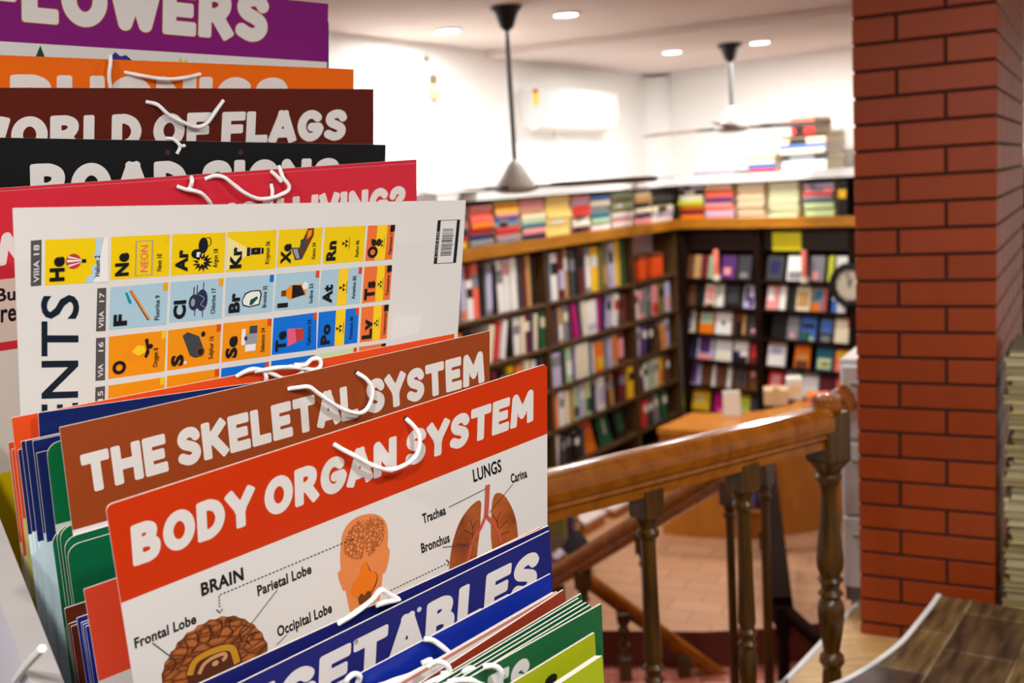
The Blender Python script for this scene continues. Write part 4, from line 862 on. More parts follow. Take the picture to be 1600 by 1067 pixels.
# --- back tier
c = frame_card((0, 6), (513.5, 34), .535, .5); chart(c, 'blue chart showing only a thin edge behind the purple FLOWERS chart', (34, 34, 160), bh=.1, tier=TD)
c = frame_card((0, -46), (513, 6), .517, .52); chart(c, 'purple chart titled FLOWERS at the top of the rack', (128, 16, 114), bh=bhp(c, 511, 97), tier=TD)
outlined(c, 'FLOWERS', (34, 34), (418, 67), (33, -54), (1, 7))
for pts, m_ in (([(52, 130), (53, 95), (63, 71), (71, 92), (72, 130)], mat('print_leaf', (16, 62, 36), .35)), ([(170, 130), (172, 90), (180, 81), (188, 88), (197, 86), (206, 94), (208, 130)], mat('print_violet', (52, 38, 130), .35)), ([(268, 130), (272, 95), (278, 99), (282, 89), (286, 98), (292, 92), (296, 130)], mat('print_sun', (226, 196, 40), .35))):
    put(c, 'flower_print', [L2(c, pts)], m_)
c = frame_card((0, 86), (553, 108), .443, .5); chart(c, 'orange chart titled PHONICS below the purple chart', (234, 104, 2), bh=.085, tier=TD)
title(c, 'PHONICS', (15, 192), (447, 186), (15, 116)); cord(c, [(194, 113), (225, 119), (255, 123), (285, 121), (313, 116)])
cord(c, [(172, 87, .001), (169, 98), (167, 115), (172, 142)], ends=False)
c = frame_card((0, 137), (584, 139), .389, .5); chart(c, 'dark maroon chart titled WORLD OF FLAGS', (90, 26, 12), bh=.1, tier=TD)
title(c, 'WORLD OF FLAGS', (17, 241), (540, 219), (17, 182), (1, 14)); cord(c, [(228, 159), (243, 163), (258, 177), (275, 187), (300, 197), (318, 193), (333, 175), (349, 157)])
c = frame_card((0, 215), (603, 226), .358, .5, lean=8); chart(c, 'black chart titled ROAD SIGNS with punched holes', (20, 20, 22), bh=.11, tier=TCt)
title(c, 'ROAD SIGNS', (48, 330), (530, 308), (46, 256)); holes(c, [(262, 238), (376, 238)])
cord(c, [(259, 216, .001), (269, 217, .003), (277, 224, .004), (279, 230, .004), (275, 240, .003)], ends=False, r=.0021); cord(c, [(277, 226, .005), (284, 228, .004), (287, 226, .004)], ends=False, r=.0021)
c = frame_card((0, 294), (651, 249), .292, .6); chart(c, 'red chart whose top edge shows just behind the LIVING chart', (208, 46, 62), bh=.1, tier=TCt)
c = frame_card((0, 299), (650, 255), .283, .62)
chart(c, 'red chart with LIVING question title and white cord knots', (208, 44, 60), bh=bhp(c, 8, 436), body=(224, 216, 206), tier=TCt, low=(bhp(c, 8, 738), (228, 204, 8)))
x0, y0 = loc(c, 8, 436); y1 = bhp(c, 8, 534); y2 = bhp(c, 8, 547); yl = c.H
put(c, 'text_panel', [([(0, y0), (c.W, y0), (c.W, y1), (0, y1)], 0), ([(0, y1), (c.W, y1), (c.W, y2), (0, y2)], 1)], [mat('print_blush', (224, 204, 192), .35), mat('print_208_44_60', (208, 44, 60), .3, .45)])
title(c, 'NON LIVING?', (456, 356), (632, 335), (457, 307), (4, 11)); title(c, 'N', (-6, 417), (38, 409), (3, 364))
words(c, 'Bu', (-6, 471), (24, 468), (-6, 450), .02, lay=3); words(c, 're', (1, 503), (25, 500), (1, 473), .02, lay=3)
cord(c, [(275, 291, .002), (288, 295), (300, 297), (312, 302), (322, 312), (331, 323)]); cord(c, [(299, 277, 0), (295, 283), (293, 297)], ends=False)
cord(c, [(320, 280, 0), (333, 274, .003), (346, 276, .006), (358, 285, .008), (375, 299, .01), (395, 308, .01), (412, 309, .009), (430, 304, .009), (444, 297, .009), (446, 289, .009), (438, 277, .008), (436, 266, .004), (435, 259, .001)], ends=False)
cord(c, [(422, 267, .001), (429, 274, .005), (436, 283, .006)], ends=False); cord(c, [(424, 288, -.001), (423, 300, .004), (421, 320, .003)], ends=False)
holes(c, [(444, 276), (424, 288)])

# --- the sideways periodic table
c = frame_card((20, 325), (728, 313), .187); chart(c, 'white periodic table chart turned sideways in the rack', (224, 220, 216), bh=.05, tier=TA); EL = c
INKN = mat('print_ink_navy', (10, 28, 44), .35)   # the heading is laid out by its last three letters, the ones in view
f = aff(c, (121, 619), (122, 461), (62, 621)); po2 = text_polys('ELEMENTS', .012)
r8 = 2.62                                                # width of the whole word over the width of its last three letters
put(c, 'title_lettering', [[f((1 - r8 + q[0] * r8, q[1])) for q in p] for p in po2], INKN)
PR_Y, PR_B, PR_O, PR_U, PR_S, PR_G = [mat('print_' + n, k, .32) for n, k in (('yellow', (240, 202, 4)), ('pale_blue', (168, 200, 216)), ('amber', (240, 146, 12)), ('azure', (4, 112, 216)), ('salmon', (238, 116, 52)), ('mint', (204, 222, 170)))]
KC = dict(a=(232, 164, 24), r=(214, 74, 30), u=(10, 104, 200), k=(20, 18, 20), y=(238, 196, 30))
PM = [mat('print_black', (22, 20, 24), .35), mat('print_white', (236, 232, 228), .35), mat('print_red', (190, 60, 52), .35), mat('print_grey', (150, 152, 158), .35), mat('print_navy', (38, 44, 82), .35), mat('print_brown', (112, 58, 22), .35),
    mat('print_pink', (226, 96, 130), .35), mat('print_teal', (10, 140, 168), .35), mat('print_flame', (248, 206, 30), .35), mat('print_green', (10, 84, 60), .35), mat('print_sky', (178, 208, 226), .35), mat('print_slate', (62, 66, 72), .35), mat('print_orange', (240, 140, 20), .35)]
IX = dict(k=0, w=1, r=2, g=3, n=4, h=5, p=6, t=7, y=8, e=9, s=10, d=11, o=12)
def ell(cx, cy, rx, ry, n=16, a0=0): return [(cx + rx * math.cos(a0 + 2 * math.pi * i / n), cy + ry * math.sin(a0 + 2 * math.pi * i / n)) for i in range(n)]
def star(cx, cy, r0, r1, n, asp=1): return [(cx + (r1 if i % 2 else r0) * math.cos(math.pi * i / n), cy + (r1 if i % 2 else r0) * asp * math.sin(math.pi * i / n)) for i in range(2 * n)]
def rect(a0, b0, a1, b1): return [(a0, b0), (a1, b0), (a1, b1), (a0, b1)]
def trefoil(a, b):
    o = [(ell(a, b, .014, .02, 8), 'k')]
    for k in range(3):
        t = math.pi + 2 * math.pi * k / 3; o.append(([(a + .022 * math.cos(t - .5), b + .03 * math.sin(t - .5)), (a + .085 * math.cos(t - .5), b + .11 * math.sin(t - .5)), (a + .085 * math.cos(t + .5), b + .11 * math.sin(t + .5)), (a + .022 * math.cos(t + .5), b + .03 * math.sin(t + .5))], 'k'))
    return o + [(rect(a + .095, b - .17, a + .105, b + .16), 'k')]
# pictures drawn in tile units: a to the right, b downwards
PIC = {
 'He': [([(.78, 0), (.9, 0), (.9, 1), (.62, 1), (.66, .86), (.74, .8), (.72, .66), (.82, .55), (.76, .4), (.80, .25)], 's'), ([(.92, 0), (1, 0), (1, 1), (.75, 1), (.84, .8), (.86, .5)], 'w'), (ell(.44, .5, .12, .17), 'r'), ([(.34, .46), (.56, .48), (.58, .5), (.34, .52)], 'w'), ([(.36, .38), (.55, .46), (.57, .48), (.35, .42)], 'w'), ([(.36, .62), (.55, .54), (.57, .52), (.35, .58)], 'w'), (rect(.57, .46, .64, .54), 'k')],
 'Ne': [(r_, 'p') for r_ in []] + [(rect(.42, .12, .7, .135), 'g'), (rect(.42, .93, .7, .945), 'g'), (rect(.41, .13, .425, .94), 'g'), (rect(.69, .13, .705, .94), 'g')],
 'Ar': [(ell(.58, .3, .09, .2, 14, .3), 'k'), (ell(.46, .5, .1, .12), 'k'), (rect(.46, .46, .53, .58), 'w'), (star(.58, .72, .2, .11, 13, 1.2), 'k'), (star(.55, .7, .10, .04, 7, 1.2), 'y'), (ribbon(curve2([(.62, .12), (.7, .12), (.72, .26), (.64, .36)]), .015), 'k')],
 'Kr': [([(.0, .12), (.4, .42), (.4, .62), (.0, .98)], 'c'), (rect(.4, .41, .45, .63), 'k'), ([(.45, .41), (.5, .44), (.5, .6), (.45, .63)], 'd'), (rect(.5, .43, .68, .6), 'k'), (rect(.47, .42, .478, .62), 'w'), (rect(.69, .44, .74, .59), 'k'), (rect(.68, .44, .69, .59), 'w'), (ell(.58, .51, .015, .02), 'o')],
 'Xe': [([(.66, .0), (.80, .0), (.80, .2), (.56, .82), (.44, .84), (.48, .5)], 'h'), ([(.30, .5), (.46, .5), (.56, .82), (.40, .84)], 'n'), ([(.33, .53), (.44, .53), (.51, .8), (.42, .8)], 'g'), ([(.5, .3), (.62, .26), (.64, .6), (.52, .62)], 'd'), ([(.66, .06), (.76, .04), (.74, .2), (.64, .3)], 'o')],
 'Rn': trefoil(.52, .47), 'Og': [(rect(.34, 0, .72, 1), 'y')] + trefoil(.54, .52), 'At': [(rect(.42, 0, .66, 1), 'y')] + trefoil(.54, .52), 'Ts': [(rect(.46, 0, .74, 1), 'y')] + trefoil(.6, .52), 'Po': [(rect(.42, 0, .66, 1), 'y')] + trefoil(.52, .52), 'Lv': [(rect(.44, 0, .74, 1), 'y')] + trefoil(.56, .5),
 'F': [([(.25, .16), (.29, .15), (.37, .38), (.36, .44), (.32, .40)], 't'), (ribbon(curve2([(.34, .12), (.46, .36), (.56, .58), (.68, .84)]), .05), 'h'), (ribbon(curve2([(.33, .11), (.46, .34), (.57, .58), (.69, .83)]), .03), 'o')],
 'Cl': [(ell(.45, .54, .1, .2), 'n'), (ell(.6, .5, .11, .27), 'n'), (ell(.43, .54, .04, .1), 'g'), (ribbon([(.5, .12), (.5, .36)], .02), 'd'), (ribbon([(.44, .16), (.44, .4)], .02), 'd'), (ribbon([(.62, .06), (.62, .3)], .015), 'd'), (ribbon([(.62, .7), (.62, .92)], .015), 'd'), (ribbon([(.47, .7), (.47, .88)], .015), 'd'), (ribbon(curve2([(.54, .36), (.64, .46), (.58, .6), (.66, .68)]), .015), 'g')],
 'Br': [([(.34, .62), (.40, .44), (.52, .38), (.72, .38), (.76, .5), (.72, .78), (.5, .82), (.36, .76)], 'k'), ([(.36, .62), (.42, .47), (.53, .41), (.70, .41), (.73, .5), (.70, .75), (.5, .79), (.38, .73)], 'w'), ([(.52, .62), (.66, .54), (.68, .6), (.56, .76), (.5, .76)], 'e')],
 'I': [(rect(.14, .46, .25, .62), 'h'), ([(.25, .44), (.34, .34), (.6, .32), (.7, .4), (.7, .62), (.34, .72), (.25, .64)], 'o'), ([(.38, .33), (.58, .36), (.68, .62), (.38, .7)], 'k'), (ell(.68, .38, .07, .1), 'w')],
 'O': [([(.26, .45), (.40, .2), (.5, .22), (.64, .32), (.64, .52), (.5, .6), (.42, .66)], 'o'), ([(.40, .42), (.5, .28), (.62, .32), (.64, .46), (.52, .54), (.44, .46)], 'y'), ([(.62, .16), (.68, .14), (.71, .5), (.66, .62), (.62, .58), (.66, .4)], 'k'), (ell(.72, .34, .05, .06), 'k')],
 'S': [([(.27, .18), (.36, .1), (.58, .24), (.66, .5), (.64, .76), (.52, .78), (.42, .7)], 'd'), (ell(.62, .64, .08, .13), 'h'), (ell(.62, .64, .05, .08), 'k'), (ell(.66, .2, .04, .07), 'k'), (star(.33, .86, .05, .02, 5, 1.3), 'w')],
 'Se': [(rect(.38, .34, .7, .62), 'g'), (rect(.38, .2, .46, .62), 'w'), (rect(.54, .14, .7, .34), 'd'), (rect(.46, .62, .68, .8), 'w'), (rect(.44, .4, .5, .5), 'n')],
 'Te': [([(.32, .34), (.62, .36), (.7, .42), (.7, .66), (.34, .82)], 'p'), ([(.5, .36), (.70, .4), (.7, .66), (.54, .74)], 'r')]}
IX['c'] = 13; PM.append(mat('print_beam', (240, 222, 150), .35)); 
SYM = {'He': ('Helium 2', 2), 'Ne': ('Neon 10', 2), 'Ar': ('Argon 18', 2), 'Kr': ('Krypton 36', 2), 'Xe': ('Xenon 54', 2), 'Rn': ('Radon 86', 2), 'Og': ('Oganesson 118', 2), 'F': ('Fluorine 9', 1), 'Cl': ('Chlorine 17', 1.7), 'Br': ('Bromine 35', 1.9), 'I': ('Iodine 53', .45), 'At': ('Astatine 85', 1.9), 'Ts': ('Tennessine 117', 1.9), 'O': ('Oxygen 8', 1.2), 'S': ('Sulphur 16', 1.05), 'Se': ('Selenium 34', 2.1), 'Te': ('Tellurium 52', 2), 'Po': ('Polonium 84', 2.1), 'Lv': ('Livermorium 116', 2.1)}
TILES = [('He', 'Y', 'a', (70.5, 374.5), (169.5, 370.5), (169, 440), (70, 446)), ('Ne', 'Y', 'y', (174, 370), (265.5, 366), (264, 431), (172.5, 437.5)), ('Ar', 'Y', 'y', (269.5, 366), (352.5, 363), (350, 425.5), (267, 430.5)), ('Kr', 'Y', 'y', (356, 362.5), (432.5, 359), (430, 419.5), (352.5, 425)),
 ('Xe', 'Y', 'y', (436, 359), (504, 355.5), (500.5, 412.5), (432.5, 418)), ('Rn', 'Y', 'y', (508, 355), (571, 352.5), (567.5, 408), (504, 412.5)), ('Og', 'S', 'k', (575, 352.5), (617.5, 351), (612.5, 405), (570.5, 408)),
 ('F', 'B', 'a', (172.5, 449), (262.5, 441), (260, 507.5), (170, 515.5)), ('Cl', 'B', 'a', (267, 441), (349, 434.5), (346, 497.5), (264, 504.5)), ('Br', 'B', 'u', (353, 434), (428, 429), (425, 487), (351, 494.5)), ('I', 'B', 'r', (432, 428), (499, 422.5), (497, 480), (427.5, 486)), ('At', 'B', 'r', (502.5, 422.5), (566, 417), (562, 474), (498, 479.5)), ('Ts', 'S', 'k', (569.5, 417), (612.5, 414), (609, 468), (565.5, 474)),
 ('O', 'O', 'y', (170, 526), (260, 516), (257, 580), (169, 592)), ('S', 'O', 'r', (262.5, 516), (345.5, 506), (342.5, 567), (261, 579)), ('Se', 'O', 'r', (349, 505), (424.5, 497.5), (422.5, 556), (346, 566)), ('Te', 'U', 'r', (427.5, 497), (495, 488), (494, 546), (424.5, 554.5)), ('Po', 'U', 'r', (498, 488), (561, 480.5), (558, 535.5), (495.5, 544)), ('Lv', 'S', 'k', (565, 480), (607.5, 475.5), (604, 529), (562, 535)),
 ('', 'O', 'y', (169.5, 602.5), (257.5, 589), (256, 650), (168, 664)), ('', 'O', 'r', (261, 587.5), (342.5, 576), (340, 636), (259, 649)), ('', 'U', 'r', (346, 575.5), (420, 565), (418, 622), (343, 634)), ('', 'U', 'r', (424, 564), (492, 554), (490, 610), (421, 621)), ('', 'G', 'r', (495.5, 554), (557.5, 542.5), (555, 596), (493, 609)), ('', 'S', 'k', (561, 542), (603, 536), (600, 588), (559, 595))]
BASEM = dict(Y=PR_Y, B=PR_B, O=PR_O, U=PR_U, S=PR_S, G=PR_G)
for (sy, bc, cc, *Q) in TILES:
    q = [np.array(loc(EL, *p)) for p in Q]
    def T(a, b): return tuple(q[0] * (1 - a) * (1 - b) + q[1] * a * (1 - b) + q[2] * a * b + q[3] * (1 - a) * b)
    tile = put(EL, 'element_tile', [[T(0, 0), T(1, 0), T(1, 1), T(0, 1)]], BASEM[bc], 1)
    pw = .17 if bc == 'S' else .085
    put(EL, 'corner_mark', [[T(1 - pw, 0), T(1, 0), T(1, .19), T(1 - pw, .19)]], mat('print_mark_' + cc, KC[cc], .35), 2, tile)
    if not sy: continue
    b = MB(); used = []; k_ = 0
    for poly, ch in PIC[sy]:
        k_ += 1
        for p in (poly if isinstance(poly[0], list) else [poly]):
            f = [P3(EL, *T(*r_), .00015 * 2 + .00004 * k_) for r_ in p]
            if ch not in used: used.append(ch)
            s_ = sum((np.cross(f[i] - f[0], f[i + 1] - f[0]) for i in range(1, len(f) - 1)), V(0, 0, 0)); b.face(f if s_ @ EL.n > 0 else f[::-1], used.index(ch))
    if b.f: b.build('picture', [PM[IX[ch]] for ch in used], tile)
    wd, w_ = SYM[sy]; sm = bc == 'S'; base = .285 if not sm else .40; cap = .215 if not sm else .34
    put(EL, 'symbol', [[T(base - p[1] * cap, .92 - p[0] * .27 * w_) for p in pl] for pl in text_polys(sy, .05)], INK, 5, tile)
    base = .86 if not sm else .93; cap = .085 if not sm else .11; ln = .058 * len(wd)
    put(EL, 'element_name', [[T(base - p[1] * cap, .86 - p[0] * ln) for p in pl] for pl in text_polys(wd, .014)], INK, 5, tile)
    if sy == 'Ne': put(EL, 'neon_lettering', [[T(.62 - p[1] * .13, .85 - p[0] * .62) for p in pl] for pl in text_polys('NEON', -.004)], PM[6], 5, tile)
tabg = mat('print_tab_grey', (82, 78, 78), .35)
for tx, Q in ((('VIIIA', '18'), ((48, 376), (65, 374.5), (64.5, 446), (48, 447.5))), (('VIIA', '17'), ((152, 450.5), (166, 449.5), (165, 517), (150, 518))), (('VIA', '16'), ((150, 528), (164.5, 527), (164, 594), (149, 595))), (('VA', '15'), ((149, 605), (164, 603), (163, 670), (148, 672)))):
    q = [np.array(loc(EL, *p)) for p in Q]
    def T(a, b): return tuple(q[0] * (1 - a) * (1 - b) + q[1] * a * (1 - b) + q[2] * a * b + q[3] * (1 - a) * b)
    t_ = put(EL, 'group_tab', [[T(0, 0), T(1, 0), T(1, 1), T(0, 1)]], tabg, 1)
    put(EL, 'tab_lettering', [[T(.78 - p[1] * .55, .92 - p[0] * .085 * (len(tx[0]) + .6)) for p in pl] for pl in text_polys(tx[0], .012)] + [[T(.78 - p[1] * .55, .32 - p[0] * .22) for p in pl] for pl in text_polys(tx[1], .012)], TITLE, 2, t_)
q = [np.array(loc(EL, *p)) for p in ((684, 344), (719, 343), (712.5, 410.5), (677.5, 412.5))]
def T(a, b): return tuple(q[0] * (1 - a) * (1 - b) + q[1] * a * (1 - b) + q[2] * a * b + q[3] * (1 - a) * b)
bars = [(rect(0, 0, .14, 1), 0), (rect(.86, 0, 1, 1), 0), (rect(.14, 0, .86, .012), 0), (rect(.14, .985, .86, 1), 0)]; y_ = .2
while y_ < .8: w_ = random.choice((.008, .014, .022)); bars.append((rect(.26, y_, .74 + random.choice((0, 0, .06)), y_ + w_), 0)); y_ += w_ + random.choice((.009, .014, .02))
put(EL, 'barcode', [[T(*p) for p in pl] for pl, _ in bars], INK, 1)
put(EL, 'barcode_price', [[T(.105 - p[1] * .07, .86 - p[0] * .6) for p in pl] for pl in text_polys('\u20b9 135 US $ 4.99', .0)], TITLE, 2)
put(EL, 'faint_patch', [[loc(EL, *p) for p in ((614, 494), (660, 491), (655, 521), (609, 532))]], mat('print_faint', (228, 225, 222), .25), 1)

# --- bundles behind and below the skeletal system chart
ORG, NAV, GRN = (218, 80, 30), (18, 34, 92), (10, 112, 62)
for i, (tx, ty, t) in enumerate(((13, 692, .179), (18, 702, .175))):
    c = left_card((tx, ty), t, 1.5, .5); chart(c, 'orange topped chart seen edge-on at the far left of the rack', ORG, (222, 206, 150), bh=bhp(c, tx + 8, 850 + 22 * i), tier=TA, group='edge-on orange topped charts')
c = frame_card((18, 653), (710, 521), .168); chart(c, 'bright orange chart with tangled cord, in front of the periodic table', (226, 78, 30), (216, 208, 120), bh=bhp(c, 30, 812), tier=TA)
cord(c, [(370, 588, 0), (378, 580, .004), (392, 575, .005), (410, 577, .006), (426, 584, .006), (440, 590, .003)], ends=False); cord(c, [(395, 579, .004), (415, 573, .009), (445, 570, .009), (470, 573, .008), (488, 575, .008), (496, 568, .008), (494, 559, .007), (483, 559, .006), (470, 567, .010), (456, 568, .006)], ends=False)
cord(c, [(470, 573, .005), (467, 581, .006), (458, 588, .003)], ends=False); cord(c, [(409, 577, .005), (412, 586, .006), (413, 596, .003)], ends=False)
c = frame_card((60, 645), (700, 556), .158); chart(c, 'navy chart corner standing between the orange and brown charts', NAV, (206, 232, 240), bh=bhp(c, 66, 838), tier=TA)
for i, (tx, ty, t) in enumerate(((28, 703, .155), (33, 690, .152), (40, 689, .149), (51, 689, .146), (57, 708, .143))):
    c = left_card((tx, ty), t, 2, .49); chart(c, 'navy topped chart in the edge-on bundle left of the brown chart', NAV, (206, 232, 240), bh=bhp(c, tx + 6, (838, 834, 850, 836, 850)[i]), tier=TA, group='edge-on navy topped charts')
c = left_card((72, 694), .139, 2, .485); chart(c, 'bright green chart with rounded corner left of the brown chart', GRN, (224, 230, 216), bh=bhp(c, 78, 822), tier=TA, roundc=.012)
for i, (tx, ty, t) in enumerate(((80, 833, .1365), (87, 826, .134), (92, 826, .1315), (99, 842, .129), (104, 854, .1265))):
    c = left_card((tx, ty), t, 3, .48); chart(c, 'dark green chart in the lower edge-on bundle left of the rack', (8, 94, 58), (58, 128, 100), bh=bhp(c, tx + 6, 985 + 8 * i), tier=TA, roundc=.012, group='edge-on dark green charts')
for i, (tx, ty, t) in enumerate(((101, 951, .1238), (107, 975, .1215), (111, 979, .1192))):
    c = left_card((tx, ty), t, 3.5, .475); chart(c, 'dark brown topped chart in the low edge-on bundle beside the blue ones', (98, 38, 24), (198, 168, 156), bh=bhp(c, tx + 5, 1090), tier=TA, group='edge-on brown topped charts')
c = frame_card((93, 668), (765, 517), .114); chart(c, 'brown chart titled THE SKELETAL SYSTEM', (150, 66, 28), (224, 218, 218), bh=bhp(c, 112, 829), tier=TA)
title(c, 'THE SKELETAL SYSTEM', (133, 773), (757, 597), (124, 711)); holes(c, [(557, 582)])
cord(c, [(450, 608), (463, 603), (478, 602), (492, 612), (510, 625), (528, 635), (548, 641), (563, 637), (573, 622), (576, 605), (570, 592), (557, 582)], .009)
for i, (tx, ty, t) in enumerate(((120, 966, .103), (127, 973, .0995), (130, 976, .096), (134, 979, .0925))):
    c = left_card((tx, ty), t, 4, .47); chart(c, 'royal blue topped chart in the low edge-on bundle left of BODY ORGAN SYSTEM', (26, 40, 140), (196, 200, 220), bh=bhp(c, tx + 5, 1150), tier=TA, group='edge-on royal blue charts')
c = left_card((131, 921), .05, 4.5, .46); chart(c, 'red orange chart corner showing just left of the BODY ORGAN SYSTEM chart', (228, 74, 44), bh=bhp(c, 160, 1062), tier=TA)

# --- BODY ORGAN SYSTEM
c = frame_card((165, 790), (855, 568), 0.0, lean=11); chart(c, 'red chart titled BODY ORGAN SYSTEM with brain, head and lungs', (204, 52, 10), (224, 220, 216), bh=(bhp(c, 172, 949), bhp(c, 846, 681)), tier=TA, roundc=.006); BO = c
b0, b1 = bhp(c, 172, 950), bhp(c, 846, 680)
title(c, 'BODY ORGAN SYSTEM', (208, 886), (833, 658), (203, 822))
cord(c, [(521, 694), (538, 703), (560, 715), (580, 724), (602, 727), (625, 718), (642, 703), (648, 682), (644, 666), (634, 654)], .010); holes(c, [(634, 654)])
words(c, 'BRAIN', (315, 931), (381, 905), (313, 911), .036); words(c, 'LUNGS', (740, 753), (784, 736), (738, 733), .026)
for tx, p0, p1, p2 in (('Frontal Lobe', (211, 1013), (307, 973), (209, 997)), ('Parietal Lobe', (403, 931), (487, 895), (401, 915)), ('Occipital Lobe', (434, 995), (519, 956), (432, 979)), ('Trachea', (661, 818), (697, 803), (659, 803)), ('Bronchus', (659, 864), (703, 846), (657, 849)), ('Carina', (799, 755), (824, 745), (797, 741))):
    words(c, tx, p0, p1, p2, .032)
def line(pts, w=.0009): return ribbon(L2(c, pts), w)
put(c, 'leader_lines', line([(238, 1004), (275, 1032)], .0011) + line([(433, 921), (390, 977)]) + line([(448, 991), (432, 1007)]) + line([(701, 792), (759, 763)]) + line([(691, 855), (737, 849)]) + line([(801, 756), (764, 801)]), mat('print_line', (70, 66, 66), .35), 4)
def dots(A, B, n): return [q_ for i in range(n) for q_ in line([tuple(np.array(A) + (np.array(B) - A) * (i / n)), tuple(np.array(A) + (np.array(B) - A) * ((i + .55) / n))], .0012)]
put(c, 'dotted_arrows', dots((343, 929), (555, 840), 36) + dots((342, 931), (343, 950), 4) + line([(338, 952), (343, 957), (347, 951)], .0012) + dots((610, 922), (698, 880), 18) + line([(697, 874), (701, 878), (699, 884)], .0012), INK, 4)
def s5(pts): return [(500 + x / 5.925, 780 + y / 5.925) for x, y in pts]
def s4(pts): return [(200 + x / 4.7, 840 + y / 4.7) for x, y in pts]
def s3(pts): return [(660 + x / 4.446, 700 + y / 4.446) for x, y in pts]
BRAINP = ramp_mat('print_brain_folds', 'ShaderNodeTexVoronoi', [(.0, (170, 86, 36)), (.10, (178, 92, 40)), (.2, (226, 142, 82))], .35, 0, (1, 1, 1), out='Distance', setup=lambda t: (setattr(t, 'feature', 'DISTANCE_TO_EDGE'), setv(Scale=260)(t)))
BRAINB = ramp_mat('print_big_brain', 'ShaderNodeTexVoronoi', [(.0, (84, 40, 18)), (.07, (130, 68, 30)), (.25, (176, 102, 48))], .35, 0, (1, 1, 2.2), out='Distance', setup=lambda t: (setattr(t, 'feature', 'DISTANCE_TO_EDGE'), setv(Scale=66)(t)))
LUNGP = ramp_mat('print_lung', 'ShaderNodeTexNoise', [(.3, (120, 54, 20)), (.7, (186, 96, 44))], .35, 0, (1, 1, 1), setup=setv(Scale=26, Detail=3))
hd_ = put(c, 'head_print', [curve2(L2(c, s5([(275, 1040), (235, 850), (215, 848), (180, 760), (165, 700), (170, 670), (190, 650), (185, 540), (200, 350), (250, 240), (330, 170), (430, 137), (500, 135), (570, 165), (615, 230), (630, 320), (626, 430), (640, 460), (645, 490), (632, 580), (605, 672), (580, 690), (575, 750), (548, 950), (520, 1045)])), 3)], mat('print_skin', (228, 136, 74), .35), 1)
put(c, 'brain_halves', [curve2(L2(c, s5([(405, 200), (360, 195), (300, 250), (240, 340), (222, 430), (225, 500), (270, 535), (340, 560), (380, 550), (400, 500), (410, 400), (410, 250)])), 3), curve2(L2(c, s5([(420, 220), (435, 185), (490, 158), (550, 170), (590, 220), (595, 300), (580, 380), (540, 440), (480, 510), (450, 522), (428, 500), (417, 420)])), 3)], BRAINP, 2, hd_)
put(c, 'throat_dark', [curve2(L2(c, s5([(430, 578), (450, 620), (470, 660), (510, 672), (532, 705), (522, 780), (480, 855), (440, 880), (420, 700)])), 3)], mat('print_dark_brown', (80, 40, 24), .35), 2, hd_)  # dark brown print beside the bright orange throat
put(c, 'throat_print', [curve2(L2(c, s5([(425, 580), (385, 600), (375, 680), (320, 760), (290, 830), (300, 890), (340, 910), (400, 900), (470, 850), (510, 780), (525, 705), (500, 670), (460, 660), (440, 610)])), 3)], mat('print_bright_orange', (236, 120, 16), .35), 3, hd_)
put(c, 'larynx_print', [curve2(L2(c, s5([(350, 912), (380, 870), (410, 885), (440, 845), (475, 865), (460, 920), (420, 965), (360, 972)])), 3)], PM[5], 4, hd_)
bo = [(250, 1060), (246, 1000), (262, 965)]
bump = [(262, 965), (300, 880), (345, 815), (400, 742), (480, 680), (560, 630), (645, 598), (735, 580), (825, 590), (885, 620), (950, 670), (1000, 745), (1025, 810)]
for p, q_ in zip(bump[:-1], bump[1:]):
    m_ = ((p[0] + q_[0]) / 2, (p[1] + q_[1]) / 2); d_ = (q_[1] - p[1], -(q_[0] - p[0])); bo += [p, (m_[0] + d_[0] * .16, m_[1] + d_[1] * .16)]
bo += [(1025, 810), (1010, 960), (820, 1160), (420, 1220), (280, 1150)]
br = put(c, 'brain_print', [L2(c, s4(bo))], BRAINB, 1)
put(c, 'inner_brain', [curve2(L2(c, s4([(420, 1000), (470, 890), (570, 825), (690, 785), (770, 785), (815, 830), (830, 920), (700, 1100), (480, 1160)])), 3)], mat('print_inner_brown', (84, 42, 26), .35), 2, br)
put(c, 'corpus_band', ribbon(curve2(L2(c, s4([(450, 1010), (490, 910), (580, 850), (690, 810), (760, 812), (785, 860), (800, 920)]))), .0066), mat('print_ochre', (196, 140, 36), .35), 3, br)
put(c, 'pink_band', ribbon(curve2(L2(c, s4([(520, 1000), (555, 930), (620, 880), (700, 850), (715, 875), (690, 900)]))), .004) + [ell(*loc(c, *s4([(640, 920)])[0]), .0035, .003)], mat('print_tan_pink', (206, 150, 104), .35), 4, br)
put(c, 'brain_folds', [q_ for a_ in ([(420, 760), (440, 820), (400, 900)], [(500, 690), (520, 760), (470, 840)], [(590, 640), (610, 700), (590, 770)], [(680, 600), (690, 660), (660, 740)], [(760, 600), (740, 650), (770, 690), (740, 740)], [(860, 640), (820, 690), (830, 760)], [(940, 690), (870, 740), (900, 790)], [(330, 880), (350, 930), (310, 990)]) for q_ in ribbon(curve2(L2(c, s4(a_))), .0013)], mat('print_fold_dark', (62, 28, 12), .35), 2, br)
lu = put(c, 'lungs_print', [curve2(L2(c, s3([(180, 900), (195, 740), (220, 620), (265, 500), (330, 410), (385, 365), (408, 380), (405, 450), (400, 560), (385, 680), (375, 790), (360, 900)])), 3), curve2(L2(c, s3([(490, 900), (485, 710), (475, 600), (478, 450), (490, 350), (520, 310), (570, 330), (620, 410), (650, 500), (662, 600), (660, 700), (640, 900)])), 3)], LUNGP, 1)
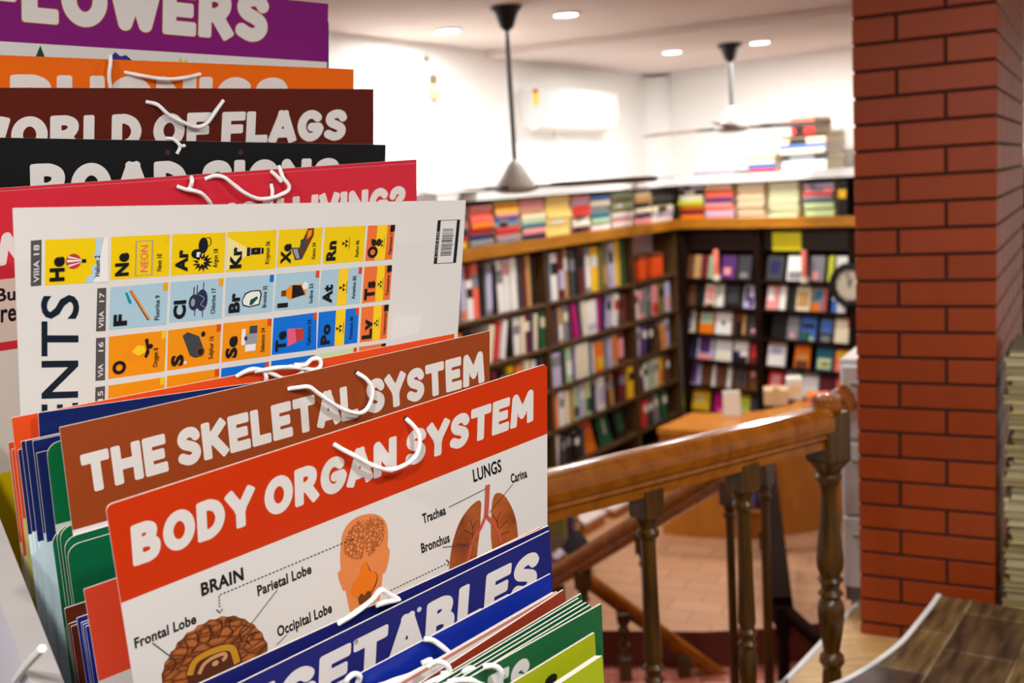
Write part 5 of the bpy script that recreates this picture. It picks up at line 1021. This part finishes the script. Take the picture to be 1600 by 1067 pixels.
put(c, 'airways', ribbon(L2(c, s3([(452, 254), (446, 400), (441, 470)])), .0062) + ribbon(curve2(L2(c, s3([(438, 470), (400, 560), (345, 650), (315, 780)]))), .0042) + ribbon(curve2(L2(c, s3([(444, 470), (520, 570), (548, 660)]))), .0042), mat('print_trachea', (196, 84, 70), .35), 3, lu)
for grp in (([(345, 650), (350, 560), (330, 500)], [(350, 600), (290, 570)], [(330, 690), (250, 660)], [(348, 560), (385, 500)]), ([(530, 580), (520, 500), (540, 440)], [(535, 560), (590, 500)], [(545, 600), (600, 580)], [(520, 520), (490, 460)])):
    put(c, 'lung_veins', [q_ for a_ in grp for q_ in ribbon(curve2(L2(c, s3(a_))), .0009)], mat('print_vein', (84, 36, 18), .35), 2, lu)

# --- front bundles
c = frame_card((470, 1004), (846, 823), -.022, .5); chart(c, 'thin orange red edged chart between BODY ORGAN SYSTEM and VEGETABLES', (232, 92, 60), bh=.1, tier=TA)
c = frame_card((480, 992), (858, 821), -.032, .5); chart(c, 'navy chart edge with white cord behind the VEGETABLES chart', (28, 32, 104), bh=.1, tier=TA)
cord(c, [(528, 975, .0), (545, 959, .004), (562, 945, .006), (578, 931, .006), (590, 918, .006), (604, 926, .005), (619, 934, .003)], ends=False, r=.0027); cord(c, [(582, 940, .008), (600, 936, .006), (620, 934, .004)], ends=False, r=.0027)
c = frame_card((460, 1025), (859, 829), -.042, .5); chart(c, 'navy chart titled VEGETABLES with two punched holes', (32, 36, 112), bh=.12, tier=TA)
title(c, 'VEGETABLES', (496, 1102), (838, 922), (499, 1027), (3, 10)); holes(c, [(655, 952), (556, 1003)], mat('hole_light', (206, 204, 210), .6), .0028)
BLU = (22, 46, 154)
c = frame_card((552, 1062), (860, 901), -.062, .5); chart(c, 'royal blue chart immediately behind the front royal blue chart', BLU, bh=.12, tier=TA)
c = frame_card((556, 1056), (861, 896), -.07, .5); chart(c, 'royal blue untitled chart standing in front of VEGETABLES', BLU, bh=.12, tier=TA)
cord(c, [(662, 998, .001), (674, 998, .004), (690, 1011, .008), (708, 1026, .01), (724, 1038, .012), (729, 1050, .012)], ends=False, r=.0027)
cord(c, [(540, 1070, .002), (538, 1056, .006), (548, 1047, .007), (557, 1054, .006), (555, 1064, .004)], ends=False, r=.0027)
cord(c, [(576, 1072, .004), (604, 1058, .009), (634, 1045, .011), (659, 1031, .012), (662, 1023, .011), (650, 1029, .01)], ends=False, r=.0027)
for i, (x, y) in enumerate(((865, 925), (871, 924))):
    c = frame_card((704, y + .58 * (x - 704)), (x, y), -.083 - .006 * i, .5); chart(c, 'pale edged chart in the bundle between royal blue and brick red charts', (196, 130, 116), bh=.004, tier=TA, group='pale edged charts behind brick red')
c = frame_card((700, 1039), (881, 921), -.096, .5); chart(c, 'brick red chart between the royal blue and green charts', (146, 56, 34), bh=.12, tier=TA)
cord(c, [(663, 1037, .006), (672, 1026, .01), (684, 1029, .012), (691, 1040, .012), (680, 1046, .009)], ends=False, r=.0027); cord(c, [(655, 1070, .004), (666, 1056, .01), (683, 1048, .012), (694, 1050, .01)], ends=False, r=.0027)
for i, (x, y) in enumerate(((909, 927), (905, 934), (911, 938), (917, 941), (923, 945))):
    c = frame_card((700, y + .60 * (x - 700)), (x, y), -.108 - .005 * i, .5)
    chart(c, 'rearmost green chart of the front bundle, highest corner' if i == 0 else 'green white edged chart inside the front green bundle', (12, 88, 48), bh=.12, tier=TA, group=None if i == 0 else 'green charts inside the front bundle')
    if i == 0: cord(c, [(681, 1072, .004), (691, 1060, .01), (704, 1056, .012), (713, 1066, .008)], ends=False, r=.0027); cord(c, [(718, 1049, .006), (716, 1041, .01), (724, 1035, .012), (730, 1040, .012), (723, 1049, .010), (714, 1059, .006)], ends=False, r=.0027)
c = frame_card((714, 1070), (940, 943), -.142, .5); chart(c, 'dark green front chart with large white letters TS, partly out of frame', (34, 100, 58), bh=.13, tier=TA)
title(c, 'TS', (758, 1122), (824, 1086), (762, 1057)); cord(c, [(752, 1040, .003), (763, 1034, .008), (772, 1042, .010), (775, 1072, .006)], ends=False, r=.0027); cord(c, [(697, 1064, .003), (709, 1056, .008), (724, 1055, .010), (748, 1066, .006)], ends=False, r=.0027)
LIM = (166, 176, 26)
c = frame_card((800, 1067), (929, 988), -.163, .5); chart(c, 'olive lime chart standing right in front of the dark green chart', LIM, bh=.13, tier=TA)
put(c, 'dark_print', [ell(*loc(c, 861, 1062), .008, .006)], INK, 1)
for i in range(3):
    x = 933 + 4 * i; c = frame_card((870, 1024 + .66 * (x - 870)), (x, 1024), -.176 - .004 * i, .5); chart(c, 'lime chart in the frontmost bundle at the lower edge' if i < 2 else 'frontmost bright lime chart at the lower edge', (176, 190, 36), bh=.13, tier=TA, group='lime charts behind the frontmost one' if i < 2 else None)

# --- the rack itself
rack = thing('display_rack', 'white sloped display rack holding the wall charts, side panel at lower left', 'rack', (RC - UH * .26 + NH * .2) * V(1, 1, 0) + Z * UZ)
RW = mat('rack_white', (220, 216, 230), .45, .4); RG = mat('rack_edge_grey', (158, 153, 150), .6)
SO, SI = .565, .54
po = RC - UH * SO; a_ = at_plane(0, 940, po, UH); b_ = at_plane(47, 1067, po, UH)
def tz(P): return (P - po) @ NH, P[2]
(t1, z1), (t2, z2) = tz(a_), tz(b_); sl = (z1 - z2) / (t1 - t2); topz = lambda t: z2 + sl * (t - t2)
def rp(s, t, z): return RC - UH * s + NH * t + Z * (z - 0)
t_lo, t_hi = -.24, .66; zhi = min(topz(t_hi), EZ - .12); tk = t2 + (zhi - z2) / sl
prof = [(t_lo, UZ), (t_hi, UZ), (t_hi, zhi)] + ([(tk, zhi)] if tk < t_hi - .01 else []) + [(t_lo, max(topz(t_lo), UZ + .1))]
b = MB(); q0 = [rp(SO, t, z) for t, z in prof]; n_ = len(q0); q1 = [p + UH * (SO - SI) for p in q0]
b.face(q0, 0); b.face(q1[::-1], 0)
for i in range(n_): b.face([q0[(i + 1) % n_], q0[i], q1[i], q1[(i + 1) % n_]], 1 if i >= 2 else 0)
b.build('side_panel', [RW, RG], rack)
for t0, t1_, z_ in ((-.22, .335, TA), (.352, .462, TCt), (.468, .65, TD)):
    b = MB(); b.bbox(rp(SI - .001, t0, EZ + z_ - .018), UH * (SI + .012), NH * (t1_ - t0), Z * .0175, .002); b.build('tray_board', RW, rack)
for t0, za, zb in ((-.22, UZ, EZ + TA - .018), (.337, UZ, EZ + TCt - .018), (.4640, EZ + TCt - .1, EZ + TD - .018), (.651, UZ, EZ + TD)):
    b = MB(); b.box(rp(SI - .001, t0, za), UH * (SI + .010), NH * .003, Z * (zb - za)); b.build('riser', RW, rack)
b = MB(); tie = [at_plane(x, y, po - UH * .004, UH) for x, y in ((24, 1062), (36, 1046), (50, 1030), (66, 1013))]; b.tube(smoothpath(tie, .004), .0035, 6); b.build('plastic_tie', CORDM, rack, smooth=True)
